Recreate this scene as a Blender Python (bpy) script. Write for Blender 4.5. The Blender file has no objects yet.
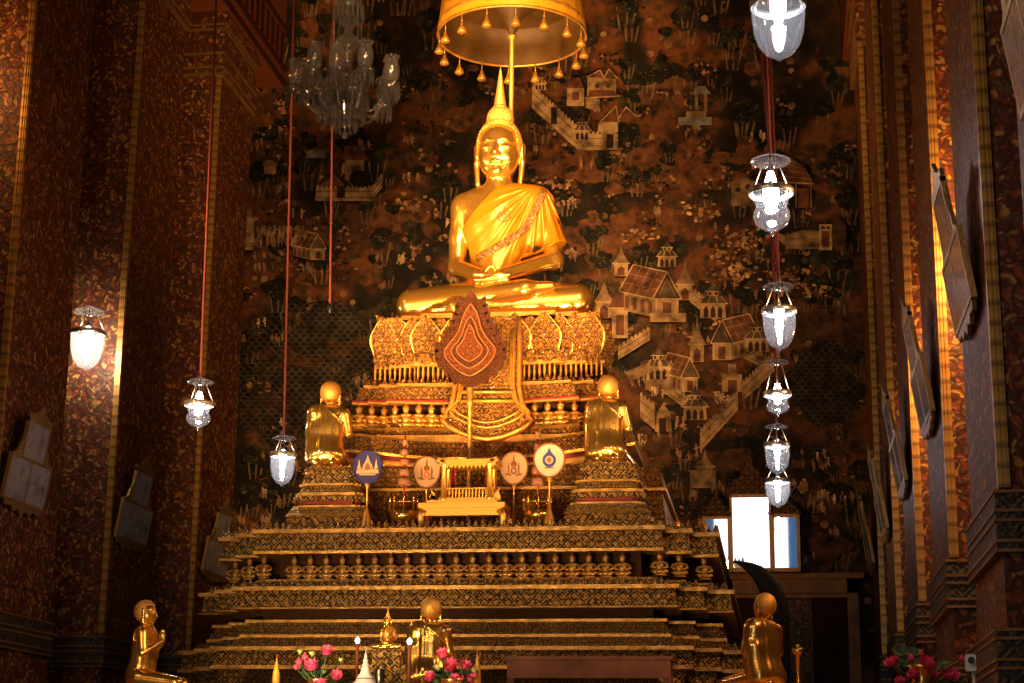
import bpy, bmesh, math, random
import numpy as np
from mathutils import Vector, Matrix
from mathutils.bvhtree import BVHTree

random.seed(7)
RNG = np.random.default_rng(5)
SC = bpy.context.scene
COL = SC.collection
PI = math.pi

# ------------------------------------------------------------------ camera
FOC = 1800.0
ROLL = math.radians(0.6)
EYE = np.array([0.0, 0.0, 1.2])
_vx, _vy = 783 - 512, 797 - 341.5
_c, _s = math.cos(ROLL), math.sin(ROLL)
_ux, _uy = _c * _vx + _s * _vy, -_s * _vx + _c * _vy
PITCH = math.atan(_uy / FOC)
YAW = math.atan(_ux * math.cos(PITCH) / FOC)
_f = np.array([-math.sin(YAW) * math.cos(PITCH), math.cos(YAW) * math.cos(PITCH), math.sin(PITCH)])
_r = np.array([math.cos(YAW), math.sin(YAW), 0.0])
_u = np.cross(_r, _f)
CR = _c * _r + _s * _u
CU = -_s * _r + _c * _u
CF = _f


def P(px, py, Y):
    """world point seen at a photo position, on the plane at distance Y along the hall"""
    d = CR * (px - 512) / FOC - CU * (py - 341.5) / FOC + CF
    w = EYE + d * (Y / d[1])
    return Vector((float(w[0]), float(w[1]), float(w[2])))


def Zat(py, Y, px=480):
    return P(px, py, Y).z


def Xat(px, Y, py=500):
    return P(px, py, Y).x


cam_data = bpy.data.cameras.new('camera')
cam_data.sensor_fit = 'HORIZONTAL'
cam_data.sensor_width = 36.0
cam_data.lens = FOC / 1024 * 36.0
cam_data.clip_end = 200
cam = bpy.data.objects.new('camera', cam_data)
COL.objects.link(cam)
M = Matrix.Identity(4)
for i in range(3):
    M[i][0] = CR[i]
    M[i][1] = CU[i]
    M[i][2] = -CF[i]
    M[i][3] = EYE[i]
cam.matrix_world = M
SC.camera = cam

# ------------------------------------------------------------------ materials


def newmat(name):
    m = bpy.data.materials.new(name)
    m.use_nodes = True
    nt = m.node_tree
    return m, nt, nt.nodes['Principled BSDF']


def node(nt, kind, **kw):
    n = nt.nodes.new(kind)
    for k, v in kw.items():
        if k in n.inputs:
            n.inputs[k].default_value = v
        else:
            setattr(n, k, v)
    return n


def simple(name, col, rough=0.5, metal=0.0, noise=0.0, nscale=6.0, bump=0.0, bscale=40.0, **kw):
    m, nt, b = newmat(name)
    b.inputs['Roughness'].default_value = rough
    b.inputs['Metallic'].default_value = metal
    for k, v in kw.items():
        b.inputs[k.replace('_', ' ')].default_value = v
    b.inputs['Base Color'].default_value = (*col, 1)
    tc = node(nt, 'ShaderNodeTexCoord')
    if noise > 0:
        n = node(nt, 'ShaderNodeTexNoise')
        n.inputs['Scale'].default_value = nscale
        n.inputs['Detail'].default_value = 4
        nt.links.new(tc.outputs['Object'], n.inputs['Vector'])
        r = node(nt, 'ShaderNodeMapRange')
        r.inputs['From Min'].default_value = 0.3
        r.inputs['From Max'].default_value = 0.7
        r.inputs['To Min'].default_value = 1 - noise
        r.inputs['To Max'].default_value = 1 + noise
        nt.links.new(n.outputs['Fac'], r.inputs['Value'])
        mx = node(nt, 'ShaderNodeMix', data_type='RGBA', blend_type='MULTIPLY')
        mx.inputs[0].default_value = 1.0
        mx.inputs[6].default_value = (*col, 1)
        nt.links.new(r.outputs['Result'], mx.inputs[7])
        nt.links.new(mx.outputs[2], b.inputs['Base Color'])
    if bump > 0:
        n2 = node(nt, 'ShaderNodeTexNoise')
        n2.inputs['Scale'].default_value = bscale
        n2.inputs['Detail'].default_value = 3
        nt.links.new(tc.outputs['Object'], n2.inputs['Vector'])
        bp = node(nt, 'ShaderNodeBump')
        bp.inputs['Strength'].default_value = bump
        bp.inputs['Distance'].default_value = 0.02
        nt.links.new(n2.outputs['Fac'], bp.inputs['Height'])
        nt.links.new(bp.outputs['Normal'], b.inputs['Normal'])
    return m


def ramp(nt, stops, interp='LINEAR'):
    r = node(nt, 'ShaderNodeValToRGB')
    e = r.color_ramp.elements
    r.color_ramp.interpolation = interp
    while len(e) < len(stops):
        e.new(0.5)
    for k, (p, c) in enumerate(stops):
        e[k].position = p
        e[k].color = (*c, 1)
    return r


def carved(name, gold, ground, scale, rough=0.38, metal=0.6, bump=0.9, cover=0.5, glints=True, stretch=(1, 1, 1)):
    """gilded openwork ornament over a dark ground, with tiny mirror glass chips"""
    m, nt, b = newmat(name)
    L = nt.links.new
    tc = node(nt, 'ShaderNodeTexCoord')
    mp = node(nt, 'ShaderNodeMapping')
    mp.inputs['Scale'].default_value = stretch
    L(tc.outputs['Object'], mp.inputs['Vector'])
    nz = node(nt, 'ShaderNodeTexNoise')
    nz.inputs['Scale'].default_value = scale * 0.5
    L(mp.outputs[0], nz.inputs['Vector'])
    sx = node(nt, 'ShaderNodeSeparateXYZ')
    L(mp.outputs[0], sx.inputs[0])
    u = node(nt, 'ShaderNodeMath', operation='ADD')
    L(sx.outputs[0], u.inputs[0])
    L(sx.outputs[1], u.inputs[1])
    wob = node(nt, 'ShaderNodeMath', operation='MULTIPLY_ADD')
    wob.inputs[1].default_value = 0.5 / scale
    L(nz.outputs['Fac'], wob.inputs[0])
    L(u.outputs[0], wob.inputs[2])
    tri = []
    for op in ('ADD', 'SUBTRACT'):
        a_ = node(nt, 'ShaderNodeMath', operation=op)
        L(wob.outputs[0], a_.inputs[0])
        L(sx.outputs[2], a_.inputs[1])
        k_ = node(nt, 'ShaderNodeMath', operation='MULTIPLY')
        k_.inputs[1].default_value = scale * 2.0
        L(a_.outputs[0], k_.inputs[0])
        s_ = node(nt, 'ShaderNodeMath', operation='SINE')
        L(k_.outputs[0], s_.inputs[0])
        q_ = node(nt, 'ShaderNodeMath', operation='ABSOLUTE')
        L(s_.outputs[0], q_.inputs[0])
        tri.append(q_.outputs[0])
    mn = node(nt, 'ShaderNodeMath', operation='MINIMUM')
    L(tri[0], mn.inputs[0])
    L(tri[1], mn.inputs[1])
    rw = node(nt, 'ShaderNodeMath', operation='MULTIPLY')      # lattice lines and rosettes
    rw.inputs[1].default_value = 7.5
    L(mn.outputs[0], rw.inputs[0])
    wv = node(nt, 'ShaderNodeMath', operation='COSINE')
    L(rw.outputs[0], wv.inputs[0])
    v = node(nt, 'ShaderNodeTexVoronoi', feature='F1')
    v.inputs['Scale'].default_value = scale * 2.6
    L(mp.outputs[0], v.inputs['Vector'])
    n3 = node(nt, 'ShaderNodeTexNoise')
    n3.inputs['Scale'].default_value = scale * 3.4
    n3.inputs['Detail'].default_value = 3
    L(mp.outputs[0], n3.inputs['Vector'])
    vd = node(nt, 'ShaderNodeMath', operation='MULTIPLY_ADD')
    vd.inputs[1].default_value = -1.5
    L(v.outputs['Distance'], vd.inputs[0])
    wh = node(nt, 'ShaderNodeMath', operation='MULTIPLY')
    wh.inputs[1].default_value = 0.6
    L(wv.outputs[0], wh.inputs[0])
    L(wh.outputs[0], vd.inputs[2])
    ad = node(nt, 'ShaderNodeMath', operation='MULTIPLY_ADD')
    ad.inputs[1].default_value = 3.4
    L(n3.outputs['Fac'], ad.inputs[0])
    L(vd.outputs[0], ad.inputs[2])
    rg = node(nt, 'ShaderNodeMapRange')
    rg.inputs['From Min'].default_value = 0.75 + (0.5 - cover) * 2.4
    rg.inputs['From Max'].default_value = 1.35 + (0.5 - cover) * 2.4
    L(ad.outputs[0], rg.inputs['Value'])
    mx = node(nt, 'ShaderNodeMix', data_type='RGBA')
    mx.inputs[6].default_value = (*ground, 1)
    mx.inputs[7].default_value = (*gold, 1)
    L(rg.outputs['Result'], mx.inputs[0])
    col = mx.outputs[2]
    rr = node(nt, 'ShaderNodeMapRange')
    rr.inputs['To Min'].default_value = 0.6
    rr.inputs['To Max'].default_value = rough
    L(rg.outputs['Result'], rr.inputs['Value'])
    me = node(nt, 'ShaderNodeMath', operation='MULTIPLY')
    me.inputs[1].default_value = metal
    L(rg.outputs['Result'], me.inputs[0])
    rough_out, metal_out = rr.outputs['Result'], me.outputs[0]
    if glints:
        g = node(nt, 'ShaderNodeTexVoronoi', feature='F1')
        g.inputs['Scale'].default_value = scale * 2.2
        L(mp.outputs[0], g.inputs['Vector'])
        sep = node(nt, 'ShaderNodeSeparateColor')
        L(g.outputs['Color'], sep.inputs[0])
        gt = node(nt, 'ShaderNodeMath', operation='GREATER_THAN')
        gt.inputs[1].default_value = 0.84
        L(sep.outputs[0], gt.inputs[0])
        lt = node(nt, 'ShaderNodeMath', operation='LESS_THAN')
        lt.inputs[1].default_value = 0.28
        L(g.outputs['Distance'], lt.inputs[0])
        mul = node(nt, 'ShaderNodeMath', operation='MULTIPLY')
        L(gt.outputs[0], mul.inputs[0])
        L(lt.outputs[0], mul.inputs[1])
        glass = ramp(nt, [(0.0, (0.75, 0.8, 0.85)), (0.4, (0.15, 0.3, 0.3)), (0.6, (0.2, 0.25, 0.4)), (0.8, (0.5, 0.1, 0.06))], 'CONSTANT')
        L(sep.outputs[1], glass.inputs[0])
        mx2 = node(nt, 'ShaderNodeMix', data_type='RGBA')
        L(mul.outputs[0], mx2.inputs[0])
        L(col, mx2.inputs[6])
        L(glass.outputs[0], mx2.inputs[7])
        col = mx2.outputs[2]
    L(col, b.inputs['Base Color'])
    L(rough_out, b.inputs['Roughness'])
    L(metal_out, b.inputs['Metallic'])
    bp = node(nt, 'ShaderNodeBump')
    bp.inputs['Strength'].default_value = bump
    bp.inputs['Distance'].default_value = 0.035
    L(ad.outputs[0], bp.inputs['Height'])
    L(bp.outputs['Normal'], b.inputs['Normal'])
    return m


def column_mat(name):
    """lacquered column: dark red ground, small gold and green leaf scrolls"""
    m, nt, b = newmat(name)
    L = nt.links.new
    tc = node(nt, 'ShaderNodeTexCoord')
    nz = node(nt, 'ShaderNodeTexNoise')
    nz.inputs['Scale'].default_value = 5
    L(tc.outputs['Object'], nz.inputs['Vector'])
    add = node(nt, 'ShaderNodeMix', data_type='RGBA', blend_type='LINEAR_LIGHT')
    add.inputs[0].default_value = 0.16
    L(tc.outputs['Object'], add.inputs[6])
    L(nz.outputs['Color'], add.inputs[7])
    v = node(nt, 'ShaderNodeTexVoronoi', feature='F1')
    v.inputs['Scale'].default_value = 14.5
    L(add.outputs[2], v.inputs['Vector'])
    sep = node(nt, 'ShaderNodeSeparateColor')
    L(v.outputs['Color'], sep.inputs[0])
    pal = ramp(nt, [(0, (0.10, 0.026, 0.009)), (0.28, (0.19, 0.045, 0.014)), (0.5, (0.30, 0.14, 0.032)), (0.68, (0.07, 0.055, 0.02)), (0.8, (0.36, 0.19, 0.045)), (0.9, (0.2, 0.045, 0.015))], 'CONSTANT')
    L(sep.outputs[0], pal.inputs[0])
    edge = node(nt, 'ShaderNodeMapRange')
    edge.inputs['From Min'].default_value = 0.35
    edge.inputs['From Max'].default_value = 0.62
    L(v.outputs['Distance'], edge.inputs['Value'])
    mx = node(nt, 'ShaderNodeMix', data_type='RGBA')
    mx.inputs[7].default_value = (0.06, 0.017, 0.008, 1)
    L(edge.outputs['Result'], mx.inputs[0])
    L(pal.outputs[0], mx.inputs[6])
    L(mx.outputs[2], b.inputs['Base Color'])
    b.inputs['Roughness'].default_value = 0.55
    b.inputs['Metallic'].default_value = 0.1
    b.inputs['Specular IOR Level'].default_value = 0.3
    bp = node(nt, 'ShaderNodeBump')
    bp.inputs['Strength'].default_value = 0.5
    bp.inputs['Distance'].default_value = 0.02
    L(v.outputs['Distance'], bp.inputs['Height'])
    L(bp.outputs['Normal'], b.inputs['Normal'])
    return m


def trim_mat(name):
    m, nt, b = newmat(name)
    L = nt.links.new
    tc = node(nt, 'ShaderNodeTexCoord')
    sx = node(nt, 'ShaderNodeSeparateXYZ')
    L(tc.outputs['Object'], sx.inputs[0])
    k_ = node(nt, 'ShaderNodeMath', operation='MULTIPLY')
    k_.inputs[1].default_value = 6.5
    L(sx.outputs[2], k_.inputs[0])
    w = node(nt, 'ShaderNodeMath', operation='FRACT')
    L(k_.outputs[0], w.inputs[0])
    r = ramp(nt, [(0.0, (0.2, 0.1, 0.024)), (0.2, (0.24, 0.12, 0.03)), (0.4, (0.5, 0.27, 0.06)), (0.8, (0.4, 0.21, 0.045))])
    L(w.outputs[0], r.inputs[0])
    L(r.outputs[0], b.inputs['Base Color'])
    b.inputs['Roughness'].default_value = 0.4
    b.inputs['Metallic'].default_value = 0.5
    return m


def glass_mat(name, tint=(0.9, 0.93, 1.0), haze=0.10, gloss=0.25):
    m = bpy.data.materials.new(name)
    m.use_nodes = True
    nt = m.node_tree
    nt.nodes.remove(nt.nodes['Principled BSDF'])
    L = nt.links.new
    out = nt.nodes['Material Output']
    tr = node(nt, 'ShaderNodeBsdfTransparent')
    tr.inputs[0].default_value = (*tint, 1)
    df = node(nt, 'ShaderNodeBsdfTranslucent')
    df.inputs[0].default_value = (0.9, 0.9, 0.95, 1)
    dd = node(nt, 'ShaderNodeBsdfDiffuse')
    dd.inputs[0].default_value = (0.9, 0.9, 0.95, 1)
    md = node(nt, 'ShaderNodeMixShader')
    md.inputs[0].default_value = 0.4
    L(df.outputs[0], md.inputs[1])
    L(dd.outputs[0], md.inputs[2])
    m1 = node(nt, 'ShaderNodeMixShader')
    m1.inputs[0].default_value = haze
    L(tr.outputs[0], m1.inputs[1])
    L(md.outputs[0], m1.inputs[2])
    gl = node(nt, 'ShaderNodeBsdfGlossy')
    gl.inputs['Roughness'].default_value = 0.08
    lw = node(nt, 'ShaderNodeLayerWeight')
    lw.inputs[0].default_value = 0.35
    rg = node(nt, 'ShaderNodeMapRange')
    rg.inputs['To Min'].default_value = 0.04
    rg.inputs['To Max'].default_value = gloss + 0.3
    L(lw.outputs['Facing'], rg.inputs['Value'])
    m2 = node(nt, 'ShaderNodeMixShader')
    L(rg.outputs['Result'], m2.inputs[0])
    L(m1.outputs[0], m2.inputs[1])
    L(gl.outputs[0], m2.inputs[2])
    L(m2.outputs[0], out.inputs[0])
    return m


def emit_mat(name, col, strength):
    m, nt, b = newmat(name)
    b.inputs['Base Color'].default_value = (*col, 1)
    b.inputs['Emission Color'].default_value = (*col, 1)
    b.inputs['Emission Strength'].default_value = strength
    return m


def mural_mat(name):
    """old temple mural ground: dark green-black foliage, red-brown earth, ochre patches"""
    m, nt, b = newmat(name)
    L = nt.links.new
    tc = node(nt, 'ShaderNodeTexCoord')
    big = node(nt, 'ShaderNodeTexNoise')
    big.inputs['Scale'].default_value = 0.9
    big.inputs['Detail'].default_value = 7
    big.inputs['Roughness'].default_value = 0.62
    L(tc.outputs['Object'], big.inputs['Vector'])
    r1 = ramp(nt, [(0.36, (0.008, 0.006, 0.003)), (0.46, (0.022, 0.013, 0.006)), (0.51, (0.06, 0.022, 0.008)), (0.58, (0.16, 0.055, 0.016)), (0.64, (0.05, 0.026, 0.01)), (0.7, (0.02, 0.015, 0.007))])
    L(big.outputs['Fac'], r1.inputs[0])
    v = node(nt, 'ShaderNodeTexVoronoi', feature='F1')
    v.inputs['Scale'].default_value = 5.5
    L(tc.outputs['Object'], v.inputs['Vector'])
    sep = node(nt, 'ShaderNodeSeparateColor')
    L(v.outputs['Color'], sep.inputs[0])
    r2 = ramp(nt, [(0, (0.02, 0.02, 0.01)), (0.5, (0.05, 0.045, 0.02)), (0.72, (0.3, 0.17, 0.07)), (0.86, (0.16, 0.05, 0.02))], 'CONSTANT')
    L(sep.outputs[0], r2.inputs[0])
    n2 = node(nt, 'ShaderNodeTexNoise')
    n2.inputs['Scale'].default_value = 1.3
    n2.inputs['Detail'].default_value = 4
    L(tc.outputs['Object'], n2.inputs['Vector'])
    fac = node(nt, 'ShaderNodeMapRange')
    fac.inputs['From Min'].default_value = 0.5
    fac.inputs['From Max'].default_value = 0.62
    L(n2.outputs['Fac'], fac.inputs['Value'])
    dlt = node(nt, 'ShaderNodeMath', operation='LESS_THAN')
    dlt.inputs[1].default_value = 0.42
    L(v.outputs['Distance'], dlt.inputs[0])
    mu = node(nt, 'ShaderNodeMath', operation='MULTIPLY')
    L(fac.outputs[0], mu.inputs[0])
    L(dlt.outputs[0], mu.inputs[1])
    mx = node(nt, 'ShaderNodeMix', data_type='RGBA')
    L(mu.outputs[0], mx.inputs[0])
    L(r1.outputs[0], mx.inputs[6])
    L(r2.outputs[0], mx.inputs[7])
    L(mx.outputs[2], b.inputs['Base Color'])
    b.inputs['Roughness'].default_value = 0.7
    b.inputs['Specular IOR Level'].default_value = 0.15
    return m


MAT = {}
MAT['gold'] = simple('polished gold leaf', (1.0, 0.54, 0.10), 0.22, 0.93, noise=0.06, nscale=3, bump=0.05, bscale=6)
MAT['gold_old'] = simple('aged gold leaf', (1.0, 0.58, 0.13), 0.22, 0.94, noise=0.12, nscale=5, bump=0.06, bscale=8)
MAT['gold_hair'] = simple('textured gold curls', (1.0, 0.56, 0.11), 0.42, 0.8, bump=0.6, bscale=38)
MAT['gold_matte'] = simple('matte dull gold', (0.62, 0.33, 0.07), 0.5, 0.7, bump=0.4, bscale=60)
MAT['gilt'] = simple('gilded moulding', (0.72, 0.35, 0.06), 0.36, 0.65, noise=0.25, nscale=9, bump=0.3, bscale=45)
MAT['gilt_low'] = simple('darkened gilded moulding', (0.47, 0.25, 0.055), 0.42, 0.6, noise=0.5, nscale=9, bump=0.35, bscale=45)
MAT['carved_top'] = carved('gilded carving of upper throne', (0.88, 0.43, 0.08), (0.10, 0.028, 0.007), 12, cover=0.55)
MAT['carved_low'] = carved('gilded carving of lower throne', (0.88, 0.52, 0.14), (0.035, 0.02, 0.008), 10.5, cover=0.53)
MAT['carved_fine'] = carved('fine gilded carving', (0.88, 0.54, 0.15), (0.05, 0.02, 0.008), 18, cover=0.5)
MAT['carved_dark'] = carved('dark gilded carving', (0.66, 0.38, 0.1), (0.03, 0.016, 0.007), 16, cover=0.5)
MAT['gilt_dull'] = simple('dull column gilding', (0.2, 0.1, 0.028), 0.5, 0.3, noise=0.3)
MAT['shadow'] = simple('dark recess shade', (0.05, 0.02, 0.007), 0.8, 0.0, noise=0.3, nscale=12, Specular_IOR_Level=0.1)  # shade of the recesses, painted as a dark surface
MAT['bench_red'] = simple('worn red bench paint', (0.17, 0.05, 0.02), 0.6, 0.0, noise=0.35, nscale=5)
MAT['bulb_warm'] = emit_mat('warm white bulb', (1.0, 0.82, 0.6), 240)
MAT['emblem_thread'] = simple('dark embroidered emblem', (0.09, 0.03, 0.004), 0.6)
MAT['gold_plain'] = simple('bright plain gold', (0.95, 0.5, 0.09), 0.36, 0.85)
MAT['horn'] = simple('matte black lacquer', (0.004, 0.004, 0.005), 0.6, Specular_IOR_Level=0.12)
MAT['red'] = simple('red lacquer', (0.26, 0.017, 0.007), 0.4, 0.0, noise=0.2)
MAT['redwood'] = simple('dark red wood', (0.15, 0.04, 0.013), 0.6, 0.0, noise=0.3, nscale=8, Specular_IOR_Level=0.2)
MAT['robe'] = simple('yellow gold satin', (0.33, 0.125, 0.003), 0.32, 0.3, noise=0.05, nscale=6, bump=0.12, bscale=20)
MAT['sash'] = carved('embroidered floral border', (0.30, 0.12, 0.01), (0.06, 0.022, 0.004), 8.5, metal=0.3, rough=0.45, bump=0.4, cover=0.42, glints=False)
MAT['column'] = column_mat('lacquered scroll pattern')
MAT['trim'] = trim_mat('gold beaded trim')
MAT['mural'] = mural_mat('mural ground')
MAT['glass'] = glass_mat('clear lamp glass', haze=0.035, gloss=0.25)
MAT['glass_lid'] = glass_mat('smoke lid glass', tint=(0.75, 0.72, 0.72), haze=0.1, gloss=0.5)
MAT['crystal'] = glass_mat('cut crystal', tint=(0.6, 0.57, 0.56), haze=0.07, gloss=0.15)
MAT['bulb'] = emit_mat('white bulb', (0.95, 0.93, 0.95), 70)
MAT['steel'] = simple('dull silver metal', (0.6, 0.58, 0.55), 0.3, 0.9)
MAT['cord'] = simple('red cord', (0.10, 0.010, 0.004), 0.8)
MAT['black'] = simple('black lacquer', (0.006, 0.006, 0.008), 0.3)
MAT['white'] = simple('white plastic', (0.75, 0.74, 0.72), 0.4)
MAT['floor'] = simple('polished stone floor', (0.22, 0.18, 0.14), 0.3, noise=0.2)
MAT['ceiling'] = simple('dark red ceiling', (0.035, 0.009, 0.005), 0.7, noise=0.3, Specular_IOR_Level=0.1)
MAT['plaster'] = simple('dark plaster', (0.07, 0.035, 0.018), 0.7, noise=0.3)

# ------------------------------------------------------------------ mesh tools


class MB:
    def __init__(self):
        self.v = []
        self.f = []
        self.mi = []
        self.sm = []

    def add(self, verts, faces, mi=0, smooth=False):
        o = len(self.v)
        self.v.extend([tuple(map(float, p)) for p in verts])
        for f in faces:
            self.f.append([i + o for i in f])
            self.mi.append(mi)
            self.sm.append(smooth)

    def box(self, a, b, mi=0):
        x0, y0, z0 = a
        x1, y1, z1 = b
        self.add([(x0, y0, z0), (x1, y0, z0), (x1, y1, z0), (x0, y1, z0), (x0, y0, z1), (x1, y0, z1), (x1, y1, z1), (x0, y1, z1)],
                 [(0, 3, 2, 1), (4, 5, 6, 7), (0, 1, 5, 4), (1, 2, 6, 5), (2, 3, 7, 6), (3, 0, 4, 7)], mi)

    def cbox(self, c, s, mi=0):
        self.box([c[i] - s[i] / 2 for i in range(3)], [c[i] + s[i] / 2 for i in range(3)], mi)

    def lathe(self, prof, c=(0, 0, 0), n=24, mi=0, smooth=True, sx=1.0, sy=1.0, cap=True, wob=None):
        vs, fs = [], []
        m = len(prof)
        for i in range(n):
            a = 2 * PI * i / n
            k = wob(a) if wob else 1.0
            for r, z in prof:
                vs.append((c[0] + r * k * math.cos(a) * sx, c[1] + r * k * math.sin(a) * sy, c[2] + z))
        for i in range(n):
            j = (i + 1) % n
            for q in range(m - 1):
                fs.append((i * m + q, j * m + q, j * m + q + 1, i * m + q + 1))
        if cap:
            if prof[0][0] > 1e-5:
                fs.append([i * m for i in range(n)][::-1])
            if prof[-1][0] > 1e-5:
                fs.append([i * m + m - 1 for i in range(n)])
        self.add(vs, fs, mi, smooth)

    def tube(self, pts, r, n=8, mi=0, smooth=True):
        pts = [Vector(p) for p in pts]
        rs = r if isinstance(r, (list, tuple)) else [r] * len(pts)
        vs, fs = [], []
        ref = None
        for i, p in enumerate(pts):
            t = (pts[min(i + 1, len(pts) - 1)] - pts[max(i - 1, 0)]).normalized()
            if ref is None:
                ref = Vector((1, 0, 0)) if abs(t.x) < 0.8 else Vector((0, 1, 0))
            ref = (ref - t * ref.dot(t)).normalized()
            b = t.cross(ref)
            for k in range(n):
                a = 2 * PI * k / n
                vs.append(p + (ref * math.cos(a) + b * math.sin(a)) * rs[i])
        for i in range(len(pts) - 1):
            for k in range(n):
                k2 = (k + 1) % n
                fs.append((i * n + k, i * n + k2, (i + 1) * n + k2, (i + 1) * n + k))
        fs.append(list(range(n))[::-1])
        fs.append([(len(pts) - 1) * n + k for k in range(n)])
        self.add(vs, fs, mi, smooth)

    def prism(self, poly, y0, y1, mi=0, side=None):
        """poly of (x,z) points, extruded from y0 (front) to y1"""
        n = len(poly)
        vs = [(x, y0, z) for x, z in poly] + [(x, y1, z) for x, z in poly]
        area = sum(poly[i][0] * poly[(i + 1) % n][1] - poly[(i + 1) % n][0] * poly[i][1] for i in range(n))
        fr = list(range(n)) if area > 0 else list(range(n))[::-1]
        self.add(vs, [fr, [i + n for i in fr[::-1]]], mi)
        fs = []
        for i in range(n):
            j = (i + 1) % n
            fs.append((j, i, i + n, j + n) if area > 0 else (i, j, j + n, i + n))
        self.add(vs, fs, mi if side is None else side)

    def ell(self, c, r, n=12, m=8, mi=0):
        vs, fs = [], []
        for j in range(m + 1):
            t = PI * j / m
            for i in range(n):
                a = 2 * PI * i / n
                vs.append((c[0] + r[0] * math.sin(t) * math.cos(a), c[1] + r[1] * math.sin(t) * math.sin(a), c[2] - r[2] * math.cos(t)))
        for j in range(m):
            for i in range(n):
                k = (i + 1) % n
                fs.append((j * n + i, j * n + k, (j + 1) * n + k, (j + 1) * n + i))
        self.add(vs, fs, mi, True)

    def xform(self, mat, start=0):
        for i in range(start, len(self.v)):
            self.v[i] = tuple(mat @ Vector(self.v[i]))

    def build(self, name, mats, parent=None, origin=None):
        me = bpy.data.meshes.new(name)
        o = Vector(origin) if origin is not None else (Vector(parent['_o']) if parent is not None and '_o' in parent else Vector((0, 0, 0)))
        if parent is not None and '_local' in parent:
            o = Vector((0, 0, 0))
        vs = [(p[0] - o.x, p[1] - o.y, p[2] - o.z) for p in self.v]
        me.from_pydata(vs, [], self.f)
        mats = mats if isinstance(mats, (list, tuple)) else [mats]
        for m in mats:
            me.materials.append(MAT[m] if isinstance(m, str) else m)
        me.polygons.foreach_set('material_index', self.mi)
        me.polygons.foreach_set('use_smooth', self.sm)
        me.update()
        ob = bpy.data.objects.new(name, me)
        COL.objects.link(ob)
        if parent is not None:
            ob.parent = parent
            if parent.type == 'MESH' or '_po' in parent:
                pass
        elif origin is not None:
            ob.location = origin
        return ob


def tag(o, label=None, cat=None, group=None, kind=None):
    if label:
        o['label'] = label
    if cat:
        o['category'] = cat
    if group:
        o['group'] = group
    if kind:
        o['kind'] = kind
    return o


def thing(name, label, cat, loc=(0, 0, 0), rz=0.0, group=None, local=False):
    o = bpy.data.objects.new(name, None)
    o.empty_display_size = 0.1
    COL.objects.link(o)
    o.location = loc
    o.rotation_euler = (0, 0, rz)
    if local:
        o['_local'] = 1
    else:
        o['_o'] = tuple(loc)
    return tag(o, label, cat, group)


def sub(parent_part, mb, name, mats, base):
    """a sub-part under a part: its parent part's own origin is the thing's origin"""
    ob = mb.build(name, mats, None, origin=(0, 0, 0) if '_local' in base else Vector(base['_o']))
    ob.location = (0, 0, 0)
    ob.parent = parent_part
    return ob


def dup(root, loc, rz=None, label=None, group=None, scale=None):
    def cp(o, par):
        c = o.copy()
        COL.objects.link(c)
        if par is not None:
            c.parent = par
        for ch in list(o.children):
            cp(ch, c)
        return c
    r = cp(root, None)
    r.location = loc
    if rz is not None:
        r.rotation_euler = (0, 0, rz)
    if label:
        r['label'] = label
    if group:
        r['group'] = group
    if scale:
        r.scale = (scale,) * 3
    return r


def from_arrays(name, verts, quads, mat, parent=None, smooth=True):
    me = bpy.data.meshes.new(name)
    me.from_pydata(verts.tolist() if hasattr(verts, 'tolist') else verts, [], quads.tolist() if hasattr(quads, 'tolist') else quads)
    me.materials.append(MAT[mat] if isinstance(mat, str) else mat)
    me.polygons.foreach_set('use_smooth', [smooth] * len(me.polygons))
    me.update()
    ob = bpy.data.objects.new(name, me)
    COL.objects.link(ob)
    if parent:
        ob.parent = parent
    return ob


# ------------------------------------------------------------------ implicit modelling for the figures


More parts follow.
